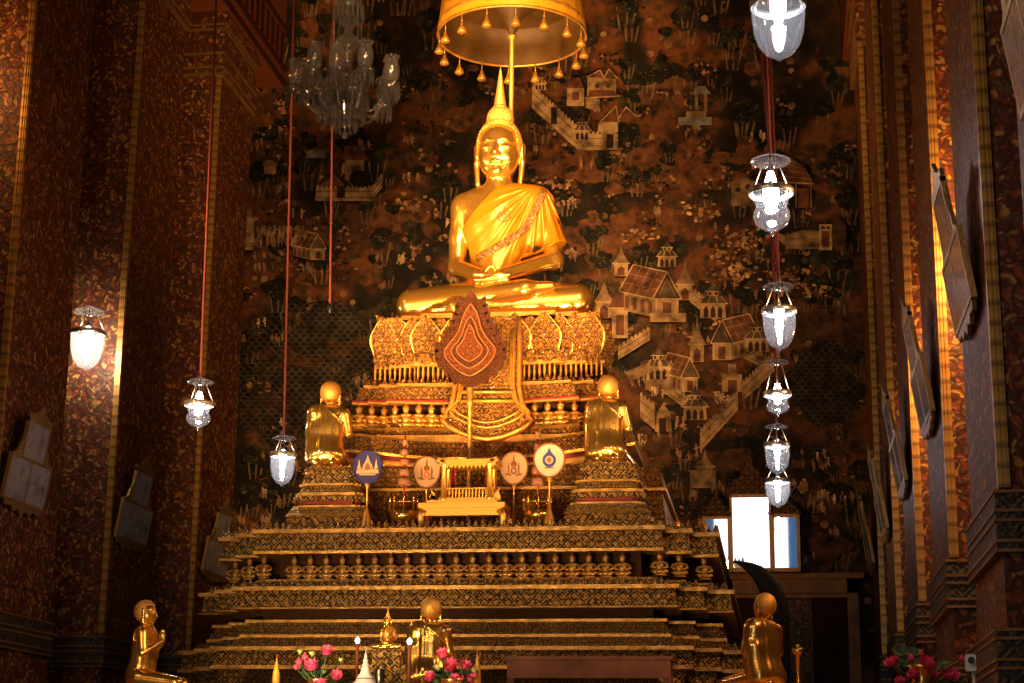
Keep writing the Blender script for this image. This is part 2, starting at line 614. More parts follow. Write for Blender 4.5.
class Fld:
    def __init__(self, xs, ys, zs):
        self.xs, self.ys, self.zs = [np.asarray(a, np.float32) for a in (xs, ys, zs)]
        self.X = self.xs[:, None, None]
        self.Y = self.ys[None, :, None]
        self.Z = self.zs[None, None, :]

    def cap(self, a, b, ra, rb=None, sc=(1, 1, 1)):
        rb = ra if rb is None else rb
        s = np.array(sc, np.float32)
        a, b = np.array(a, np.float32) / s, np.array(b, np.float32) / s
        d = b - a
        L2 = max(float(d @ d), 1e-9)
        x, y, z = self.X / s[0] - a[0], self.Y / s[1] - a[1], self.Z / s[2] - a[2]
        t = np.clip((x * d[0] + y * d[1] + z * d[2]) / L2, 0, 1)
        return (np.sqrt((x - t * d[0]) ** 2 + (y - t * d[1]) ** 2 + (z - t * d[2]) ** 2) - (ra + (rb - ra) * t)) * float(s.min())

    def ell(self, c, r):
        x, y, z = self.X - c[0], self.Y - c[1], self.Z - c[2]
        k0 = np.sqrt((x / r[0]) ** 2 + (y / r[1]) ** 2 + (z / r[2]) ** 2)
        k1 = np.sqrt((x / r[0] ** 2) ** 2 + (y / r[1] ** 2) ** 2 + (z / r[2] ** 2) ** 2) + 1e-6
        return k0 * (k0 - 1) / k1

    def mesh(self, F):
        F = np.ascontiguousarray(np.broadcast_to(F, (len(self.xs), len(self.ys), len(self.zs)))).astype(np.float32)
        ins = F < 0
        nx, ny, nz = F.shape
        acc = np.zeros((nx - 1, ny - 1, nz - 1, 3), np.float32)
        cnt = np.zeros((nx - 1, ny - 1, nz - 1), np.float32)
        co = (self.xs, self.ys, self.zs)
        quads_src = []
        for ax in range(3):
            sl0 = [slice(None)] * 3
            sl1 = [slice(None)] * 3
            sl0[ax] = slice(0, -1)
            sl1[ax] = slice(1, None)
            f0, f1 = F[tuple(sl0)], F[tuple(sl1)]
            cross = ins[tuple(sl0)] != ins[tuple(sl1)]
            idx = np.argwhere(cross)
            a, b = f0[cross], f1[cross]
            t = a / (a - b)
            pos = np.empty((len(idx), 3), np.float32)
            for k in range(3):
                if k == ax:
                    c = co[k]
                    pos[:, k] = c[idx[:, k]] * (1 - t) + c[idx[:, k] + 1] * t
                else:
                    pos[:, k] = co[k][idx[:, k]]
            o1, o2 = [(1, 2), (2, 0), (0, 1)][ax]
            for d1 in (0, 1):
                for d2 in (0, 1):
                    c = idx.copy()
                    c[:, o1] -= d1
                    c[:, o2] -= d2
                    ok = (c[:, 0] >= 0) & (c[:, 1] >= 0) & (c[:, 2] >= 0) & (c[:, 0] < nx - 1) & (c[:, 1] < ny - 1) & (c[:, 2] < nz - 1)
                    cc = c[ok]
                    np.add.at(acc, (cc[:, 0], cc[:, 1], cc[:, 2]), pos[ok])
                    np.add.at(cnt, (cc[:, 0], cc[:, 1], cc[:, 2]), 1)
            quads_src.append((ax, o1, o2, idx, a < 0))
        act = cnt > 0
        vid = -np.ones(cnt.shape, np.int64)
        vid[act] = np.arange(int(act.sum()))
        V = acc[act] / cnt[act][:, None]
        Q = []
        for ax, o1, o2, idx, neg in quads_src:
            cs = []
            for d1, d2 in ((0, 0), (1, 0), (1, 1), (0, 1)):
                c = idx.copy()
                c[:, o1] -= d1
                c[:, o2] -= d2
                cs.append(c)
            ok = np.ones(len(idx), bool)
            for c in cs:
                ok &= (c[:, 0] >= 0) & (c[:, 1] >= 0) & (c[:, 2] >= 0) & (c[:, 0] < nx - 1) & (c[:, 1] < ny - 1) & (c[:, 2] < nz - 1)
            q = np.stack([vid[c[ok][:, 0], c[ok][:, 1], c[ok][:, 2]] for c in cs], 1)
            n = neg[ok]
            q[~n] = q[~n][:, ::-1]
            Q.append(q)
        return V, np.concatenate(Q)


def smin(a, b, k):
    h = np.maximum(k - np.abs(a - b), 0) / k
    return np.minimum(a, b) - h * h * k * 0.25


def smax(a, b, k):
    return -smin(-a, -b, k)


def sall(fs, k):
    r = fs[0]
    for f in fs[1:]:
        r = smin(r, f, k)
    return r
# ------------------------------------------------------------------ seated Buddha
AX = -3.93                       # axis of the altar
BY = 24.8                        # Buddha's spine
SEAT_Z = Zat(313, 24.0, 495)
U0 = 0.01415


def lin(*seg):
    out = []
    for a, b, n in seg:
        out.append(np.linspace(a, b, n, endpoint=False))
    return np.concatenate(out)


def make_buddha():
    xs = lin((-106, -30, 58), (-30, 30, 84), (30, 107, 58))
    ys = lin((-66, -34, 25), (-34, -8, 34), (-8, 38, 34))
    zs = lin((-2, 136, 108), (136, 220, 116))
    f = Fld(xs, ys, zs)
    torso = sall([f.ell((0, 1, 104), (38, 24, 36)), f.ell((0, 2, 66), (28, 21, 36)), f.ell((0, 3, 26), (44, 28, 26)),
                  f.cap((-36, 3, 120), (36, 3, 120), 14.5), f.cap((-22, 3, 127), (22, 3, 127), 11), f.cap((0, 2, 124), (0, -1, 156), 12.8, 12.3)], 11)
    ra = sall([f.cap((-37, 3, 120), (-42, 3, 90), 13.5, 10), f.cap((-42, 3, 90), (-43, 0, 60), 10, 8.6), f.cap((-43, 0, 60), (-12, -40, 42), 8.6, 6)], 4)
    la = sall([f.cap((39, 3, 120), (48, 3, 92), 13.5, 10.5), f.cap((48, 3, 92), (58, -2, 64), 10.5, 9), f.cap((58, -2, 64), (13, -40, 42), 9, 6)], 4)
    legs = sall([f.cap((-26, 0, 22), (-84, -16, 18), 24, 17), f.cap((26, 0, 22), (84, -16, 18), 24, 17)], 8)
    sh_r = smin(f.cap((-84, -20, 18), (34, -47, 24), 16.5, 9.5), f.cap((34, -47, 25), (60, -42, 28), 8.5, 5.5, (1, 1, 0.8)), 5)
    sh_l = smin(f.cap((84, -20, 18), (-34, -40, 11), 16.5, 10), f.cap((-34, -40, 10), (-58, -36, 9), 8, 6), 5)
    F = smin(torso, legs, 8)
    F = smin(F, np.minimum(sh_r, sh_l), 2.5)
    arms = np.minimum(ra, la)
    F = smin(F, arms, 4.5)
    hands = [f.cap((-14, -42, 40.5), (8, -45, 38.5), 6.2, 5.4, (1, 1, 0.62)), f.cap((14, -43, 37), (-6, -46, 34.5), 6, 5, (1, 1, 0.6))]
    for k in range(4):
        hands.append(f.cap((6, -49.5 + k * 3.0, 39), (21 - abs(k - 1.4) * 1.6, -48.5 + k * 2.6, 38.5), 1.75, 1.3))
        hands.append(f.cap((-4, -50 + k * 3.0, 34.5), (-18 + abs(k - 1.4) * 1.6, -49 + k * 2.6, 34), 1.75, 1.3))
    hands.append(f.cap((-8, -44, 43), (0, -47.5, 47.5), 2.0, 1.5))
    hands.append(f.cap((9, -44, 41), (1, -47.5, 47.0), 2.0, 1.5))
    F = smin(F, sall(hands, 1.0), 2.2)
    zi = 104
    h = Fld(xs / 1.1, (ys + 2) / 1.07 - 2, 152 + (zs[zi:] - 146) / 1.05)
    head = smin(h.ell((0, -2, 181), (20.2, 22.5, 27)), h.ell((0, -7, 165), (14.6, 15, 14)), 9)
    ft = [h.cap((0, -23.4, 181), (0, -28.2, 170.6), 1.5, 2.5)]
    for s in (-1, 1):
        ft += [h.ell((s * 2.5, -25.6, 169.8), (2.0, 2.2, 1.7)),
               h.cap((s * 2.6, -23.9, 183.4), (s * 9, -22.4, 184.8), 0.75), h.cap((s * 9, -22.4, 184.8), (s * 16, -16.4, 180.6), 0.75, 0.6),
               h.ell((s * 8.4, -20.4, 176.8), (5.6, 3.2, 2.6)),
               h.cap((s * 5.5, -24, 162.6), (0, -25.6, 163.6), 0.9, 1.5), h.ell((s * 9.5, -17.5, 167), (5, 4, 6))]
    ft += [h.cap((-4, -24, 160.4), (4, -24, 160.4), 1.5), h.ell((0, -20.4, 155), (5.2, 3.6, 4))]
    head = smin(head, sall(ft, 1.4), 2.0)
    for s in (-1, 1):
        head = smax(head, -h.cap((s * 4.2, -25.4, 175.4), (s * 13.2, -22.2, 176.0), 0.75), 0.5)
        ear = smin(h.cap((s * 21.6, 1, 184), (s * 21.9, 1, 170), 4.8, 3.6, (0.7, 1, 1)), h.cap((s * 22, 0.5, 170), (s * 20.4, -1, 149), 2.8, 2.5), 2)
        ear = smax(ear, -h.cap((s * 24.8, -1.5, 183), (s * 24.8, -1, 172), 1.7), 1)
        head = smin(head, ear, 1.6)
    head = smax(head, -h.cap((-6.2, -25.8, 161.8), (6.2, -25.8, 161.8), 0.45), 0.4)
    F = np.ascontiguousarray(F)
    F[:, :, zi:] = smin(F[:, :, zi:], head, 3.0)
    F = smax(F, -(f.Z + 0 * f.X + 0 * f.Y) + 0.4, 1.5)
    V, Q = f.mesh(F)
    root = bpy.data.objects.new('buddha_statue', None)
    COL.objects.link(root)
    ZS = np.array([1, 1, 1.08], np.float32)
    body = from_arrays('body', V * U0 * ZS, Q, 'gold', root)
    # hair with curls, ushnisha
    hx, hy, hz = np.arange(-27, 27.1, 0.62), np.arange(-28, 30, 0.66), np.arange(160, 238, 0.62)
    g = Fld(hx, hy, hz)
    cap_ = g.ell((0, -1, 183.5), (21.9, 24, 28.2))
    us = g.ell((0, 1, 211.5), (12.6, 13.5, 13.5))
    H = smin(cap_, us, 1.2)
    th = np.arctan2(g.Y + 0 * g.Z, g.X + 0 * g.Z)
    H = H - 0.85 * (np.sin(g.Z * 1.9) * np.sin(th * 22)) * np.clip((g.Z - 176) / 10, 0, 1)
    # hairline: front of the cap is cut away over the face
    line = 201.0 - 0.020 * (g.X ** 2) - np.clip(np.abs(g.X) - 16.5, 0, 9) * 5.5 + 0 * g.Y
    cutf = np.maximum(-(g.Z - line) * 0.7, -(g.Y - 2.0) * 0.7)     # >0 outside hair: below line and in front
    cutf = np.minimum(-(g.Z - line) * 0.6, -(g.Y - 3.0) * 0.6)
    H = np.maximum(H, cutf)
    H = np.maximum(H, -(g.Z - 168) + 0 * H)
    V, Q = g.mesh(H)
    V[:, 2] = 146 + (V[:, 2] - 152) * 1.05
    V[:, 0] *= 1.1
    V[:, 1] = (V[:, 1] + 2) * 1.07 - 2
    from_arrays('hair', V * U0 * ZS, Q, 'gold_hair', root)
    # flame finial
    mb = MB()
    pr = [(8.4, 219.5), (7.6, 221.5)]
    z, r = 221.5, 6.2
    while r > 0.9:
        pr += [(r + 0.5, z), (r + 0.6, z + 0.8), (r - 0.25, z + 1.8)]
        z += 2.3
        r -= 0.33
    pr += [(0.7, z), (0.35, z + 3), (0.0, z + 5)]
    mb.lathe([(a * U0, b * U0 * 1.08) for a, b in pr], n=20, wob=lambda a: 1 + 0.05 * math.sin(10 * a))
    mb.build('flame_finial', 'gold_hair', None).parent = root
    # robe over the left shoulder
    rx, ry, rz = np.arange(-44, 86, 0.85), np.arange(-46, 36, 0.9), np.arange(34, 146, 0.85)
    g = Fld(rx, ry, rz)
    T = sall([g.ell((0, 1, 104), (38, 24, 36)), g.ell((1, 2, 66), (28.5, 21, 36)), g.ell((0, 3, 26), (44, 28, 26)),
              g.cap((-36, 3, 120), (36, 3, 120), 14.5), g.cap((-22, 3, 127), (22, 3, 127), 11)], 11)
    A = sall([g.cap((40, 3, 120), (51, 3, 92), 13.5, 12), g.cap((51, 3, 92), (64, -3, 66), 12, 13), g.cap((62, -3, 66), (30, -26, 50), 12, 9)], 5)
    R = smin(T, A, 16)
    th = np.arctan2(g.X - 46 + 0 * g.Z, 140 - g.Z + 0 * g.X)
    fade = np.clip((g.X + 10) / 30, 0.15, 1) * np.clip((140 - g.Z) / 25, 0, 1)
    R = R - 1.9 - 1.15 * np.sin(th * 30) * fade - 0.35 * np.sin(th * 71 + g.Y * 0.1) * fade
    keep1 = 0.717 * (g.X - 8) - 0.696 * (g.Z - 142)
    keep2 = g.Z - np.where(g.X > 20, 56 + (g.X - 20) * 0.52, 42.0)
    R = np.maximum(R, -np.minimum(keep1, keep2 + 0 * keep1) * 0.8)
    V, Q = g.mesh(R)
    robe = from_arrays('robe', V * U0 * ZS, Q, 'robe', root)
    bv = BVHTree.FromPolygons([Vector(p) for p in (V * U0 * ZS).tolist()], Q.tolist())
    bb = BVHTree.FromObject(body, bpy.context.evaluated_depsgraph_get())

    def hit(x, z, off=0.35):
        best = None
        for t in (bv, bb):
            h_ = t.ray_cast(Vector((x * U0, -1.2, z * U0 * 1.08)), Vector((0, 1, 0)))
            if h_[0] is not None and (best is None or h_[0].y < best.y):
                best = h_[0]
        if best is None:
            best = Vector((x * U0, -0.25, z * U0 * 1.08))
        return Vector((best.x, best.y - off * U0, best.z))
    ctl = [(48, 132), (46, 122), (41, 110), (34, 98), (24, 87), (10, 77), (-6, 69), (-22, 63)]
    mb = MB()
    pts = []
    for i in range(len(ctl) - 1):
        for t in np.linspace(0, 1, 9, endpoint=False):
            pts.append((ctl[i][0] * (1 - t) + ctl[i + 1][0] * t, ctl[i][1] * (1 - t) + ctl[i + 1][1] * t))
    vs = []
    for i, (x, z) in enumerate(pts):
        x2, z2 = pts[min(i + 1, len(pts) - 1)]
        x1, z1 = pts[max(i - 1, 0)]
        n = Vector((-(z2 - z1), 0, x2 - x1)).normalized()
        for k in range(5):
            w = (k - 2) * 1.7
            vs.append(hit(x + n.x * w, z + n.z * w, 0.6))
    fs = []
    for i in range(len(pts) - 1):
        for k in range(4):
            fs.append((i * 5 + k, (i + 1) * 5 + k, (i + 1) * 5 + k + 1, i * 5 + k + 1))
    mb.add(vs, fs, 0, True)
    s = mb.build('sash_border', 'sash', None)
    md = s.modifiers.new('thick', 'SOLIDIFY')
    md.thickness = 0.012
    md.offset = 0
    s.parent = root
    s['label'] = 'embroidered floral border across the yellow robe'
    # emblem on the chest
    mb = MB()
    for k in range(20):
        a = 2 * PI * k / 20
        if 60 < math.degrees(a) < 120:
            continue
        p = hit(9 + 6.0 * math.cos(a), 103 + 5.6 * math.sin(a), 0.3)
        mb.ell(p, (0.8 * U0, 0.5 * U0, 0.9 * U0), 8, 6)
    for k in range(8):
        a = 2 * PI * k / 8
        p = hit(9 + 2.6 * math.cos(a), 104 + 2.6 * math.sin(a), 0.3)
        mb.ell(p, (0.9 * U0, 0.5 * U0, 0.9 * U0), 8, 6)
    mb.ell(hit(9, 104, 0.2), (1.2 * U0, 0.6 * U0, 1.2 * U0), 8, 6)
    for k in range(4):
        mb.ell(hit(9, 109 + k * 1.4, 0.3), ((1.3 - 0.3 * k) * U0, 0.5 * U0, 0.8 * U0), 8, 6)
    e = mb.build('chest_emblem', 'emblem_thread', None)
    e.parent = root
    return root


buddha = make_buddha()
buddha.location = (AX + 0.03, BY, SEAT_Z)
tag(buddha, 'large golden seated Buddha wrapped in a yellow satin robe on top of the throne', 'statue')

# ------------------------------------------------------------------ kneeling disciple
UD = 0.0128


def make_disciple(name):
    xs, ys, zs = np.arange(-32, 32.1, 0.62), np.arange(-48, 30, 0.66), np.arange(-1, 94, 0.62)
    f = Fld(xs, ys, zs)
    T = sall([f.ell((0, 0, 50), (15, 10.5, 15)), f.ell((0, 1, 33), (13.6, 10, 16)), f.ell((0, 4, 14), (17.5, 14.5, 13)),
              f.cap((-13.5, 0, 58), (13.5, 0, 58), 5.6), f.cap((0, 0.5, 58), (0, -0.5, 72), 4.8, 4.6), f.cap((-8, 0.5, 61), (8, 0.5, 61), 4.5)], 5)
    legs = []
    for s in (-1, 1):
        legs += [f.cap((s * 9, 2, 12), (s * 14, -38, 7.5), 11, 7), f.cap((s * 14, -36, 6), (s * 9, 8, 4.5), 5.8, 4.6), f.cap((s * 9, 8, 4), (s * 8, 20, 3), 4, 2.6)]
    F = smin(T, sall(legs, 3), 4)
    arms = []
    for s in (-1, 1):
        arms += [f.cap((s * 15.6, 0, 58), (s * 19.6, -3, 37), 5.8, 4.5), f.cap((s * 19.6, -3, 37), (s * 3, -18, 50), 4.4, 2.9)]
        arms += [f.cap((s * 1.7, -18.5, 50), (s * 1.2, -18.5, 56), 2.6, 2.6, (0.55, 1, 1))]
        for k in range(4):
            arms.append(f.cap((s * 1.1, -20.4 + k * 1.25, 55.5), (s * 0.8, -20.0 + k * 1.15, 62.5 - abs(k - 1.3) * 0.9), 0.85, 0.65))
        arms.append(f.cap((s * 1.6, -16.4, 52), (s * 1.1, -15.6, 57.5), 0.9, 0.7))
    F = smin(F, sall(arms, 1.2), 2.0)
    hd = smin(f.ell((0, 0.5, 80), (10.3, 11, 11.8)), f.ell((0, -2.5, 74), (7.4, 7.4, 6.5)), 4)
    ft = [f.cap((0, -9.4, 80.5), (0, -11.6, 76.2), 0.8, 1.3), f.cap((-2, -9.2, 72.6), (2, -9.2, 72.6), 0.9), f.ell((0, -7.6, 69.4), (2.5, 1.8, 1.8))]
    for s in (-1, 1):
        ft += [f.ell((s * 3.6, -8.6, 79), (2.2, 1.4, 1.2)), f.cap((s * 1, -9.6, 81.3), (s * 6.4, -7.4, 82), 0.6)]
        ft += [f.cap((s * 10.2, 0.8, 82), (s * 10.2, 1, 76), 2.0, 1.5, (0.6, 1, 1)), f.cap((s * 10.2, 0.8, 76), (s * 9.6, 0.2, 68.5), 1.2, 1.0)]
    hd = smin(hd, sall(ft, 0.7), 1.2)
    F = smin(F, hd, 2.2)
    F = smax(F, -(f.Z + 0 * F) + 0.3, 0.8)
    V, Q = f.mesh(F)
    root = bpy.data.objects.new(name, None)
    COL.objects.link(root)
    from_arrays('body', V * UD, Q, 'gold_old', root)
    g = Fld(np.arange(-12, 12.1, 0.5), np.arange(-13, 13, 0.55), np.arange(70, 96, 0.5))
    H = g.ell((0, 1.0, 81), (10.9, 11.6, 12.2))
    H = H - 0.18 * np.sin(g.Z * 2.6) * np.sin(np.arctan2(g.Y + 0 * g.Z, g.X + 0 * g.Z) * 22)
    H = np.maximum(H, np.minimum(-(g.Z - 87) * 0.7, -(g.Y + 2.0) * 0.7) + 0 * H)
    H = np.maximum(H, -(g.Z - 71.5) + 0 * H)
    V, Q = g.mesh(H)
    from_arrays('hair', V * UD, Q, 'gold_matte', root)
    g = Fld(np.arange(-24, 34, 0.6), np.arange(-24, 24, 0.62), np.arange(3, 69, 0.6))
    T = sall([g.ell((0, 0, 50), (15, 10.6, 15)), g.ell((0, 1.5, 32), (14.4, 10.6, 19)), g.ell((0, 4, 14), (16.5, 13.5, 14)),
              g.cap((-13.5, 0, 58), (13.5, 0, 58), 5.6), g.cap((-8, 0.5, 61), (8, 0.5, 61), 4.5)], 8)
    A = sall([g.cap((15.6, 0, 58), (19.8, -2, 37), 5.8, 5), g.cap((19.2, -1, 40), (18.5, 3, 10), 5.6, 4.6, (0.9, 1.5, 1))], 4)
    R = smin(T, A, 13) - 0.75
    strip = np.exp(-((g.X - 7) / 2.6) ** 4)
    R = R - 0.55 * strip * np.clip((g.Z - 14) / 6, 0, 1) - 0.06 * np.sin(g.X * 1.1 + 0 * g.Z)
    keep = 0.65 * (g.X - 3.5) - 0.76 * (g.Z - 64.5)
    hem = np.maximum(keep, -1e3)
    rim = 0.5 * np.exp(-(keep / 1.2) ** 2)
    R = R - rim
    R = np.maximum(R, -np.minimum(hem, (g.Z - 6.5) + 0 * hem) * 0.85)
    V, Q = g.mesh(R)
    from_arrays('robe', V * UD, Q, 'gold_old', root)
    return root


disciple = make_disciple('disciple_statue')
tag(disciple, None, 'statue', 'golden kneeling disciple statues')
# ------------------------------------------------------------------ the hall
WY = 33.0
XL, XR = -9.75, 1.62
CEIL = 18.5


def struct(name, mb, mats, label=None):
    o = mb.build(name, mats)
    o['kind'] = 'structure'
    if label:
        o['label'] = label
    return o


m = MB()
m.box((-15, -9, -0.2), (7, WY, 0))
struct('floor', m, 'floor')
m = MB()
m.box((-15, -9, CEIL), (7, WY, CEIL + 0.2))
struct('ceiling', m, 'ceiling')
m = MB()
m.box((-15.2, -9, 0), (-15, WY, CEIL))
struct('wall_left', m, 'plaster')
m = MB()
m.box((7, -9, 0), (7.2, WY, CEIL))
struct('wall_right', m, 'plaster')
m = MB()
m.box((-15, WY, 0), (7, WY + 0.3, CEIL))
wall_back = struct('wall_back', m, 'plaster')
m = MB()
m.box((-15, -9.3, 0), (7, -9, CEIL))
wall_front = struct('wall_front', m, 'plaster')

# columns -----------------------------------------------------------
BANDS = [3.37, 3.23, 3.16, 3.01, 2.94, 2.37, 2.31, 2.16, 2.10]
CAPS = [13.80, 13.93, 14.2, 14.67, 14.77]


def column(side, Y, label):
    w = 2.0
    x0, x1 = (XL - w, XL) if side < 0 else (XR, XR + w)
    xin = XL if side < 0 else XR
    c = (x0 + w / 2, Y + w / 2, 0)
    root = thing('column', label, None, c)
    root['kind'] = 'structure'
    m = MB()
    m.box((x0, Y, 0), (x1, Y + w, 15.0))
    m.build('shaft', 'column', root)
    for s in (0, 1):
        m = MB()
        if s == 0:
            a, b = (xin - 0.075, xin + 0.012) if side < 0 else (xin - 0.012, xin + 0.075)
        else:
            a, b = (x0 - 0.012, x0 + 0.075) if side < 0 else (x1 - 0.075, x1 + 0.012)
        m.box((a, Y - 0.03, 3.4), (b, Y + 0.04, 13.78))
        m.box((a + 0.02, Y - 0.04, 3.4), (a + 0.035, Y, 13.78), 0)
        m.box((b - 0.035, Y - 0.04, 3.4), (b - 0.02, Y, 13.78), 0)
        m.build('corner_trim', 'trim', root)
    m = MB()
    e = 0.045
    m.box((x0 - e, Y - e, 2.94), (x1 + e, Y + w + e, 3.37), 1)
    m.box((x0 - 0.09, Y - 0.09, 0.0), (x1 + 0.09, Y + w + 0.09, 2.37), 1)
    for z in BANDS:
        q = 0.055 if z > 2.5 else 0.1
        m.box((x0 - q, Y - q, z - 0.011), (x1 + q, Y + w + q, z + 0.011), 0)
    m.build('base_moulding', ['gilt_dull', 'base_panel'], root)
    m = MB()
    m.box((x0 - e, Y - e, 13.82), (x1 + e, Y + w + e, 14.75), 1)
    for z in CAPS:
        q = 0.07
        m.box((x0 - q, Y - q, z - 0.022), (x1 + q, Y + w + q, z + 0.022), 0)
    m.box((x0 - 0.1, Y - 0.1, 14.78), (x1 + 0.1, Y + w + 0.1, 15.0), 1)
    m.build('capital', ['gilt_dull', 'column'], root)
    return root


MAT['base_panel'] = carved('dark painted base panel', (0.10, 0.055, 0.02), (0.014, 0.014, 0.01), 7, metal=0.2, rough=0.5, bump=0.3, cover=0.36, glints=False)
SP = 4.0
Y0 = 13.36
LN = {2: 'left column nearest the camera, its scroll patterned face running out of the frame',
      3: 'left column behind the bell lamp with the bright warm patch',
      4: 'farthest left column, beside the dark mural wall'}
RN = {0: 'nearest right column, with green scrolls beside a yellow green corner trim',
      1: 'right column with the brightest orange lit face',
      2: 'third right column from the camera with a narrow orange lit face',
      3: 'fourth right column from the camera',
      4: 'farthest right column, beside the mural'}
for i in range(0, 5):
    if i >= 2:
        column(-1, Y0 + SP * i, LN[i])
    column(1, Y0 + SP * i, RN[i])
column(-1, Y0 + SP, 'left column outside the frame')
column(1, Y0 - SP, 'right column outside the frame beside the nearest tilted picture')

for nm, a, b in (('trim_1', XL - 2.1, XL + 0.12), ('trim_2', XR - 0.12, XR + 2.1)):
    m = MB()
    m.box((a, -9, 15.0), (b, WY, CEIL), 0)
    for z in (15.05, 15.35, 16.2):
        m.box((a - 0.05, -9, z), (b + 0.05, WY, z + 0.07), 1)
    for k in range(60):
        y = 12 + k * 0.35
        m.box((a - 0.03, y, 15.5), (b + 0.03, y + 0.14, 16.1), 1)
    o = m.build(nm, ['redwood', 'ceiling'])
    o['kind'] = 'structure'

# ------------------------------------------------------------------ the mural
PAL = {'wall': (0.31, 0.19, 0.085), 'wall2': (0.2, 0.12, 0.055), 'roof': (0.11, 0.04, 0.017), 'roof2': (0.075, 0.05, 0.026),
       'line': (0.4, 0.25, 0.105), 'dark': (0.03, 0.016, 0.009), 'leaf': (0.010, 0.009, 0.005), 'leaf2': (0.026, 0.021, 0.009), 'trunk': (0.13, 0.08, 0.035),
       'skin': (0.48, 0.31, 0.16), 'earth': (0.115, 0.043, 0.015), 'earth2': (0.07, 0.03, 0.012), 'blossom': (0.28, 0.14, 0.06), 'grey': (0.16, 0.14, 0.11), 'sea': (0.014, 0.012, 0.009), 'gold': (0.45, 0.25, 0.06)}
PK = list(PAL)
for k in PK:
    MAT['paint_' + k] = simple('mural paint ' + k, PAL[k], 0.7, noise=0.75, nscale=5.0, Specular_IOR_Level=0.15)


